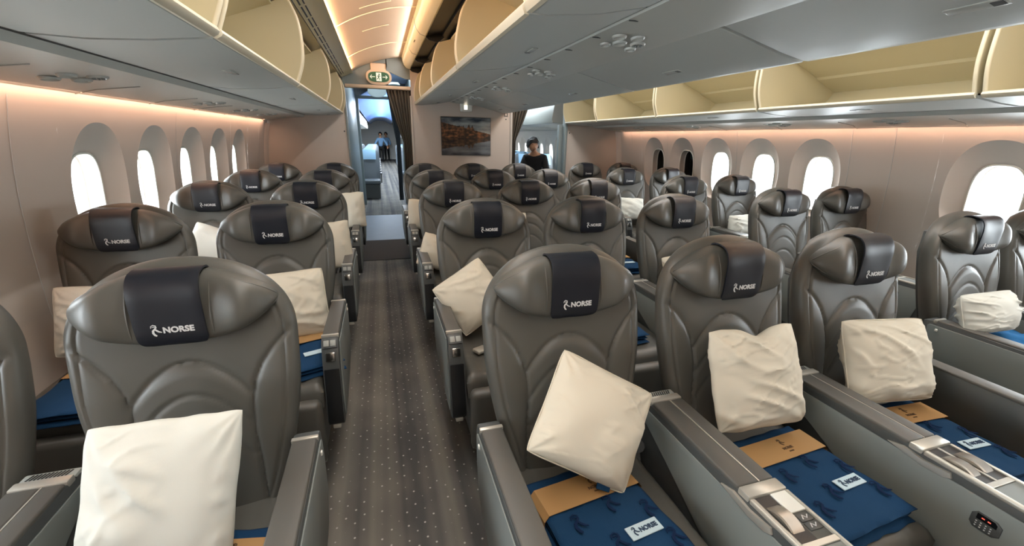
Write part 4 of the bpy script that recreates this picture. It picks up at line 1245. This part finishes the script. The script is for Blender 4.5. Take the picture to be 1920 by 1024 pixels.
stroke(bm, [(.004, .018), (-.004, -.006)], .014, Y_); stroke(bm, [(-.004, -.006), (.010, -.020), (.004, -.040)], .008, Y_); stroke(bm, [(-.004, -.006), (-.012, -.022), (-.026, -.026)], .008, Y_)
stroke(bm, [(.004, .016), (.016, .008), (.024, .014)], .006, Y_); stroke(bm, [(.004, .018), (-.012, .014), (-.018, .0)], .006, Y_)
stroke(bm, [(.006 + .006 * math.cos(a), .031 + .006 * math.sin(a)) for a in [2 * PI * i / 10 for i in range(11)]], .008, Y_)
finish('running_figure', bm, 'green', pn, 0)
for s in (-1, 1):
    bm = bmesh.new(); stroke(bm, [(s * .048, 0), (s * .108, 0)], .008, -.0362); stroke(bm, [(s * .088, .022), (s * .110, 0), (s * .088, -.022)], .008, -.0362); finish('arrow', bm, 'exitwhite', g, 0)
tag(o, 'green exit sign with running figure and two white arrows above the left doorway', 'sign')
# curtain rail
bm = bmesh.new(); box(bm, -.375, .47, YB - .02, YB + .05, 2.068, 2.115, .012, 3); o = finish('curtain_rail', bm, 'ceil'); tag(o, 'pale curtain rail across the top of the left doorway', 'rail')
# rounded dark speaker pod above rail and side pod
bm = bmesh.new(); cyl(bm, (.33, 8.2, 2.30), .10, .05, 'z', 28, .08, bev=.01)
o = finish('ceiling_lamp', bm, 'bulk_grey'); 
tag(o, 'grey pod on the ceiling behind the curtain rail', 'ceiling fitting')
bm = bmesh.new(); pl = [(.17 * math.cos(a), .105 * math.copysign(abs(math.sin(a)) ** .8, math.sin(a))) for a in [2 * PI * i / 32 for i in range(32)]]
extr(bm, [(x + .04, z + 2.27) for x, z in pl], 9.0, 9.03, 'y', .004, 2); o = finish('ceiling_speaker', bm, 'bulk_grey'); tag(o, 'oval grey panel hanging in the upper left doorway', 'speaker panel')

# curtains -------------------------------------------------------------------
def curtain(path_top, path_bot, z1, z0, folds, amp, y, m, label, tie=None):
    bm = bmesh.new(); n = folds * 10; rows = []
    for j in range(30):
        t = j / 29; z = z1 + (z0 - z1) * t; row = []
        for i in range(n + 1):
            s = i / n
            xa = path_top[0] + (path_top[1] - path_top[0]) * s; xb = path_bot[0] + (path_bot[1] - path_bot[0]) * s
            k = min(1, t / .45) ** 1.3
            if tie: k = min(1, t / tie) ** 1.2
            x = xa + (xb - xa) * k
            row.append((x + .006 * math.sin(s * folds * 2 * PI + 1), y + amp * math.sin(s * folds * 2 * PI + t * 1.5) + .5 * amp * math.sin(s * folds * 3.3 + 2), z))
        rows.append(row)
    grid(bm, rows); rows2 = [[(x, yy + .003, z) for x, yy, z in r] for r in rows]; grid(bm, rows2)
    o = finish('curtain', bm, m, None, 80); tag(o, label, 'curtain'); return o
curtain((.14, .50), (.335, .475), 2.075, .25, 8, .018, YB + .03, 'curtain', 'dark grey curtain gathered on the right of the left doorway', tie=.38)
curtain((1.93, 2.20), (1.94, 2.0), 1.95, .25, 5, .018, YB + .04, 'curtain', 'dark curtain gathered at the left of the right doorway', tie=.30)
M['curtain2'] = mat('dark_blue_grey_curtain', (52, 58, 64), .9)
curtain((.26, .46), (.36, .45), 2.19, .1, 4, .015, 9.85, 'curtain2', 'darker curtain at the far frame of the left doorway', tie=.4)
bm = bmesh.new(); box(bm, 2.74, 2.80, YB + .1, YB + .18, .3, 1.68, .01, 2); struct(finish('trim_42', bm, 'bulk_grey'))

# ------------------------------------------------------------------ economy cabin beyond
def econ_seat():
    r = empty('economy_seat')
    bm = bmesh.new(); rows = []
    for z in [.45 + .03 * i for i in range(24)] + [1.15]:
        w = .225 * (1 - max(0, (z - 1.0) / .17) ** 3 * .5) if z < 1.15 else .12
        yb = (z - .45) * .22
        row = [(w * x, yb - .03 * (1 - x ** 4) * (1 if abs(x) < .8 else .5), z) for x in [-1 + i / 6 for i in range(13)]] + [(w * x, yb + .06, z) for x in [1 - i / 6 for i in range(13)]]
        rows.append(row)
    V = grid(bm, rows, close=True); bm.faces.new(V[0]); bm.faces.new(V[-1][::-1]); finish('backrest', bm, 'econ', r, 50)
    bm = bmesh.new(); box(bm, -.225, .225, -.45, .02, .36, .46, .03, 3); finish('seat_cushion', bm, 'econ', r)
    bm = bmesh.new(); T = Matrix.Translation((0, .117, 1.03)) @ Matrix.Rotation(-.21, 4, 'X'); box(bm, -.15, .15, -.006, .004, -.12, .12, .004, 2, T)
    for q in (0,): pass
    finish('head_cover', bm, 'econcover', r)
    for s in (1,):
        bm = bmesh.new(); box(bm, s * .245 - .02, s * .245 + .02, -.38, .02, .58, .62, .01, 2); box(bm, s * .245 - .012, s * .245 + .012, -.1, .0, .36, .58, .004, 1); finish('armrest', bm, 'shell', r)
    for y_ in (-.42, -.05):
        bm = bmesh.new(); box(bm, -.20, .20, y_, y_ + .045, .02, .36, .01, 1); finish('leg', bm, 'plastic_dark', r)
    return r
# seats face the same way; the head cover shows on the front too
es = econ_seat()
# front side cover
for ch in es.children:
    if ch.name.startswith('head_cover'):
        ch.location = (0, -.062, 0)
econ = []
for k in range(10):
    for x in (-.24, -.74): econ.append((x, 11.2 + .79 * k, 'left', k))
    for x in (.86,): econ.append((x, 11.3 + .79 * k, 'centre', k))
for k in range(4):
    for x in (2.55, 3.05, 3.50): econ.append((x, 9.05 + .79 * k, 'right', k))
ordn = ['first', 'second', 'third', 'fourth', 'fifth', 'sixth', 'seventh', 'eighth', 'ninth', 'tenth']
xp = {-.24: 'aisle seat', -.74: 'inner seat', .86: 'aisle-edge seat', 2.55: 'aisle seat', 3.05: 'middle seat', 3.50: 'window seat'}
fe = True
for x, y, blk, k in econ:
    o = es if fe else copy_tree(es); fe = False
    o.location = (x, y, 0)
    tag(o, 'small grey %s with pale blue head cover, %s block beyond the doorways, %s row' % (xp[x], blk, ordn[k]), 'seat', 'economy seats beyond the doorways')
# economy bins seen through the doorways
def econ_bin(x0, sgn, y0, y1, z0, label, m='white'):
    bm = bmesh.new()
    prof = [(x0, z0), (x0 - sgn * .02, z0 + .06), (x0 + sgn * .02, z0 + .30), (x0 + sgn * .12, z0 + .42), (x0 + sgn * .6, z0 + .5), (x0 + sgn * .95, z0 - .08), (x0 + sgn * .5, z0 - .03)]
    extr(bm, prof, y0, y1, 'y', .01, 2); o = finish('overhead_bin', bm, m, None, 40); tag(o, label, 'luggage bin', 'economy luggage bins'); return o
for k in range(6):
    a = 10.1 + 1.6 * k
    econ_bin(-.40, -1, a, a + 1.57, 1.74, 'white closed bin on the left of the economy aisle, %s beyond the frame' % ordn[k])
    econ_bin(.78, 1, a, a + 1.57, 1.80, 'white closed bin on the right of the economy aisle, %s beyond the frame' % ordn[k])
for k in range(6):
    a = 6.9 + 1.6 * k
    econ_bin(2.78, 1, a, a + 1.57, 1.72, 'closed bin over far windows through the right doorway, %s past the bulkhead' % ordn[k], 'plastic_light')
# bar-like light and small dark screen far down the aisle
bm = bmesh.new(); box(bm, .62, .66, 12.4, 13.3, 1.42, 1.80, .01, 1); o = finish('small_picture', bm, 'picture'); tag(o, 'small dark picture on the right down the economy aisle', 'picture')
# two people far down the aisle ------------------------------------------------
def skin_body(name, verts, edges, radii, m, parent=None, root=0, lv=2):
    me = bpy.data.meshes.new(name); me.from_pydata(verts, edges, [])
    o = bpy.data.objects.new(name, me); COL.objects.link(o)
    md = o.modifiers.new('s', 'SKIN'); md.use_smooth_shade = True
    for i, d in enumerate(me.skin_vertices[0].data):
        rr = radii[i]; d.radius = rr if isinstance(rr, tuple) else (rr, rr); d.use_root = (i == root)
    sb = o.modifiers.new('u', 'SUBSURF'); sb.levels = lv; sb.render_levels = lv
    dg = bpy.context.evaluated_depsgraph_get(); me2 = bpy.data.meshes.new_from_object(o.evaluated_get(dg))
    bpy.data.objects.remove(o)
    for p in me2.polygons: p.use_smooth = True
    me2.materials.clear(); me2.materials.append(M[m])
    o = bpy.data.objects.new(name, me2); COL.objects.link(o); o.parent = parent
    return o
def head_bm(s=1.0):
    bm = bmesh.new(); rows = []; N = 36; K = 28
    for j in range(K + 1):
        ph = PI * j / K; z = math.cos(ph); r = math.sin(ph); row = []
        for i in range(N):
            a = 2 * PI * i / N; x = r * math.cos(a); y = r * math.sin(a)      # face towards -y
            X = .076 * x * (1 - .22 * max(0, -z) ** 1.5); Y = .095 * y; Z = .120 * z
            f = max(0, -y)
            if z < 0: Y *= 1 - .12 * max(0, y)
            Y -= .020 * math.exp(-((x) / .13) ** 2) * math.exp(-((z + .12) / .16) ** 2) * f      # nose
            Y -= .006 * math.exp(-(x / .28) ** 2) * math.exp(-((z + .52) / .09) ** 2) * f       # lips
            Y -= .008 * math.exp(-(x / .3) ** 2) * math.exp(-((z + .86) / .12) ** 2) * f        # chin
            for sx in (-1, 1): Y += .010 * math.exp(-((x - sx * .38) / .17) ** 2) * math.exp(-((z - .06) / .10) ** 2) * f   # sockets
            Y -= .005 * math.exp(-((z - .24) / .08) ** 2) * f * math.exp(-(x / .6) ** 2)         # brow
            row.append((X * s, Y * s, Z * s))
        rows.append(row)
    grid(bm, rows, close=True); bmesh.ops.remove_doubles(bm, verts=bm.verts[:], dist=.0005)
    return bm
def person(name, loc, rz, pose, label, top, skin='skin', scale=1.0, hair_r=1.14):
    r = empty(name, loc, rz)
    V, E, Rr, root, hp, hrot, armsV = pose
    body = skin_body('body', V, E, Rr, 'skin', r, root)
    hd = finish('head', head_bm(), 'skin', r, 80); hd.location = hp; hd.rotation_euler = hrot; hd.scale = (1.04, 1.0, .90)
    bm = bmesh.new(); rows = []; N = 32
    for j in range(18):
        ph = PI * .66 * j / 17; row = []
        for i in range(N):
            a = 2 * PI * i / N; y = math.sin(a); x = math.cos(a)
            k = 1.10 + .14 * noise.noise(Vector((x * 2.4 * math.sin(ph), y * 2.4 * math.sin(ph), math.cos(ph) * 2.4)))
            lim = ph * (1 if y > -.35 else max(.60, 1 + (y + .35) * .75))
            rr = math.sin(lim); row.append((.094 * rr * x * k, (.104 * rr * y + .016) * k, .128 * math.cos(lim) * k + .010))
        rows.append(row)
    grid(bm, rows, close=True); bmesh.ops.remove_doubles(bm, verts=bm.verts[:], dist=.0005)
    finish('hair', bm, 'hair', hd, 80)
    for sx in (-1, 1):
        bm = bmesh.new(); cyl(bm, (sx * .029, -.0795, .008), .0085, .005, 'y', 14, bev=.001); finish('eye', bm, 'black', hd)
        bm = bmesh.new(); stroke(bm, [(sx * .014, .026), (sx * .03, .032), (sx * .044, .026)], .006, -.086); finish('eyebrow', bm, 'hair', hd)
        bm = bmesh.new(); box(bm, sx * .076 - .006, sx * .076 + .006, -.012, .018, -.03, .025, .005, 2); finish('ear', bm, 'skin', hd)
    bm = bmesh.new(); stroke(bm, [(-.022, -.062), (0, -.060), (.022, -.062)], .006, -.0905); finish('mouth', bm, mat('lips', (120, 66, 58), .5), hd)
    V2, E2, R2, rt = top
    skin_body('shirt', V2, E2, R2, 'cloth_black' if name == 'person' and loc[1] < 8 else 'cloth_blue', r, rt)
    skin_body('trousers', armsV[0], armsV[1], armsV[2], 'cloth_black', r, 0)
    tag(r, label, 'person'); return r
def hands(V, E, Rr, wrist, dirv, side):
    """palm and five fingers grown from the wrist"""
    w = len(V) - 1 if wrist is None else wrist
    d = Vector(dirv).normalized(); u = d.cross(Vector((0, 0, 1))).normalized() * side; n_ = d.cross(u)
    p = Vector(V[w]) + d * .045; V.append(tuple(p)); E.append((w, len(V) - 1)); Rr.append((.034, .016)); pm = len(V) - 1
    for k, ln in zip((-1.5, -.5, .5, 1.5), (.062, .074, .070, .054)):
        a = p + d * .045 + u * .019 * k; b = a + d * ln * .5 + n_ * .006; c = b + d * ln * .45 + n_ * .018
        i0 = len(V); V += [tuple(a), tuple(b), tuple(c)]; E += [(pm, i0), (i0, i0 + 1), (i0 + 1, i0 + 2)]; Rr += [.009, .008, .0065]
    a = p - d * .01 - u * .040; b = a + d * .035 - u * .012 + n_ * .01; i0 = len(V); V += [tuple(a), tuple(b)]; E += [(pm, i0), (i0, i0 + 1)]; Rr += [.011, .008]
def make_pose(bend=.35, H=1.0, armspread=.1):
    s, c = math.sin(bend), math.cos(bend)
    hipz = .86 * H; L = .50 * H
    def T(x, up, fw=0): return (x, -(up * s) - fw * c * 0 - fw, hipz + up * c)
    V = [T(0, 0), T(0, .22), T(0, .42), T(0, .54), T(0, .62)]; E = [(0, 1), (1, 2), (2, 3), (3, 4)]; Rr = [.10, .095, .11, .05, .045]
    for sx in (-1, 1):
        i = len(V); sh = Vector(T(sx * .160, .425)); el = sh + Vector((sx * (.06 + armspread), -.06, -.27)); wr = el + Vector((-sx * .03, -.17, -.15))
        V += [tuple(sh), tuple(el), tuple(wr)]; E += [(2, i), (i, i + 1), (i + 1, i + 2)]; Rr += [.052, .038, .026]
        hands(V, E, Rr, i + 2, (wr - el), sx)
    top = ([T(0, -.02), T(0, .2), T(0, .42), T(0, .50)], [(0, 1), (1, 2), (2, 3)], [.142, .135, .118, .066], 0)
    for sx in (-1, 1):
        i = len(top[0]); sh = Vector(T(sx * .160, .425)); el = sh + Vector((sx * (.06 + armspread), -.06, -.27)); w2 = el + Vector((-sx * .02, -.12, -.105))
        top[0].extend([tuple(sh), tuple(el), tuple(w2)]); top[1].extend([(2, i), (i, i + 1), (i + 1, i + 2)]); top[2].extend([.076, .060, .050])
    lv = [(0, 0, hipz), ]; le = []; lr = [.13]
    for sx in (-1, 1):
        i = len(lv); lv += [(sx * .09, 0, hipz - .06), (sx * .10, -.02, hipz * .53), (sx * .10, .01, .10), (sx * .10, -.10, .04)]; le += [(0, i), (i, i + 1), (i + 1, i + 2), (i + 2, i + 3)]; lr += [.095, .066, .046, .036]
    hp = T(0, .69)
    return V, E, Rr, 0, hp, top, (lv, le, lr)
V, E, Rr, rt, hp, top, legs = make_pose(.62, .93, .02)
person('person', (2.70, 7.35, 0), R_(-32), (V, E, Rr, rt, hp, (R_(10), 0, R_(28)), legs), 'person with short dark hair in a black top leaning in the right doorway', top)
V, E, Rr, rt, hp, top, legs = make_pose(.1, 1.0, .12)
person('person', (.10, 27.0, 0), R_(15), (V, E, Rr, rt, hp, (0, 0, R_(-30)), legs), 'distant person in pale blue standing in the economy aisle', top)
V, E, Rr, rt, hp, top, legs = make_pose(.05, 1.02, .05)
person('person', (.46, 28.6, 0), R_(-20), (V, E, Rr, rt, hp, (0, 0, 0), legs), 'second distant person behind the one in pale blue', top)

# ------------------------------------------------------------------ lights
def area(name, loc, rot, sx, sy, power, col, spread=None):
    l = bpy.data.lights.new(name, 'AREA'); l.shape = 'RECTANGLE'; l.size = sx; l.size_y = sy; l.energy = power; l.color = col
    if spread: l.spread = spread
    o = bpy.data.objects.new(name, l); COL.objects.link(o); o.location = loc; o.rotation_euler = rot; return o
W = SC.world = bpy.data.worlds.new('daylight'); W.use_nodes = True
bg = W.node_tree.nodes['Background']; bg.inputs['Color'].default_value = (.86, .95, 1.0, 1); bg.inputs['Strength'].default_value = 3.2
PEACH = (1.0, .56, .36); WARM = (1.0, .985, .95); COOL = (.86, .95, 1.0)
area('daylight_left', (-2.6, 2.2, 1.3), (0, R_(-90), 0), 2.0, 9.0, 1400, COOL)
area('daylight_right', (5.0, 2.2, 1.3), (0, R_(90), 0), 2.0, 9.0, 1700, COOL)
area('daylight_economy', (5.0, 12.0, 1.4), (0, R_(90), 0), 1.4, 10, 1400, COOL)
# cove strips
area('cove_left', (-.274, 2.1, 2.253), (0, R_(-125), 0), .014, 8.2, 44, (1.0, .58, .32))
area('cove_right', (2.35 + .270, 2.1, 2.258), (0, R_(130), 0), .014, 8.2, 60, (1.0, .66, .42))
area('sidewall_wash_left', (WL + .125, 2.1, 1.64), (0, R_(16), 0), .015, 8.2, 22, PEACH)
area('sidewall_wash_right', (WR - .125, 2.1, 1.60), (0, R_(-16), 0), .015, 8.2, 22, PEACH)
area('coving_fill_left', (.362, 2.1, 2.43), (0, R_(52), 0), .010, 8.4, 24, WARM)  # added strip that brightens the air-outlet strip and the left bin interiors
# added out-of-view fill (near part of the left aisle, all of the right aisle)
area('aisle_fill_left', (.03, .1, 2.36), (0, 0, 0), .35, 4.2, 34, WARM)
area('aisle_fill_right', (2.32, 2.2, 2.36), (0, 0, 0), .4, 7.5, 90, WARM)
area('galley_fill', (1.2, 8.2, 2.51), (0, 0, 0), 3.6, 1.2, 75, COOL)  # unseen fill, added to light the far door frame and galley walls
area('economy_lamp', (.2, 17.5, 2.0), (R_(180), 0, 0), .1, 13, 85, (.22, .45, 1.0))
area('daylight_economy_left', (-2.6, 16, 1.4), (0, R_(-90), 0), 1.4, 11, 1800, COOL)
area('economy_fill_right', (2.35, 11, 2.25), (0, 0, 0), .4, 8, 60, COOL)  # fill added to brighten the economy wall beyond the right doorway
area('economy_lamp_down', (.2, 18, 2.2), (0, 0, 0), .2, 15, 420, COOL)

# ------------------------------------------------------------------ camera
f_px, yaw, pitch, roll = 792.75, .298, .3089, .0178
Fw = Vector((math.sin(yaw) * math.cos(pitch), math.cos(yaw) * math.cos(pitch), -math.sin(pitch)))
Rt = Vector((math.cos(yaw), -math.sin(yaw), 0)); Up = Rt.cross(Fw)
R2 = Rt * math.cos(roll) + Up * math.sin(roll); U2 = -Rt * math.sin(roll) + Up * math.cos(roll)
cd = bpy.data.cameras.new('camera'); cam = bpy.data.objects.new('camera', cd); COL.objects.link(cam)
cam.matrix_world = Matrix(((R2.x, U2.x, -Fw.x, 0), (R2.y, U2.y, -Fw.y, 0), (R2.z, U2.z, -Fw.z, 1.47), (0, 0, 0, 1)))
cd.sensor_fit = 'HORIZONTAL'; cd.sensor_width = 36; cd.lens = 36 * f_px / 1920; cd.clip_start = .02; cd.clip_end = 200
SC.camera = cam
SC.view_settings.view_transform = 'Standard'; SC.view_settings.look = 'None'; SC.view_settings.gamma = 1; SC.view_settings.use_curve_mapping = False
SC.view_settings.exposure = 0.2
SC.cycles.max_bounces = 10; SC.cycles.diffuse_bounces = 6; SC.cycles.glossy_bounces = 4; SC.cycles.transparent_max_bounces = 12
SC.cycles.sample_clamp_indirect = 6.0
SC.cycles.use_denoising = True
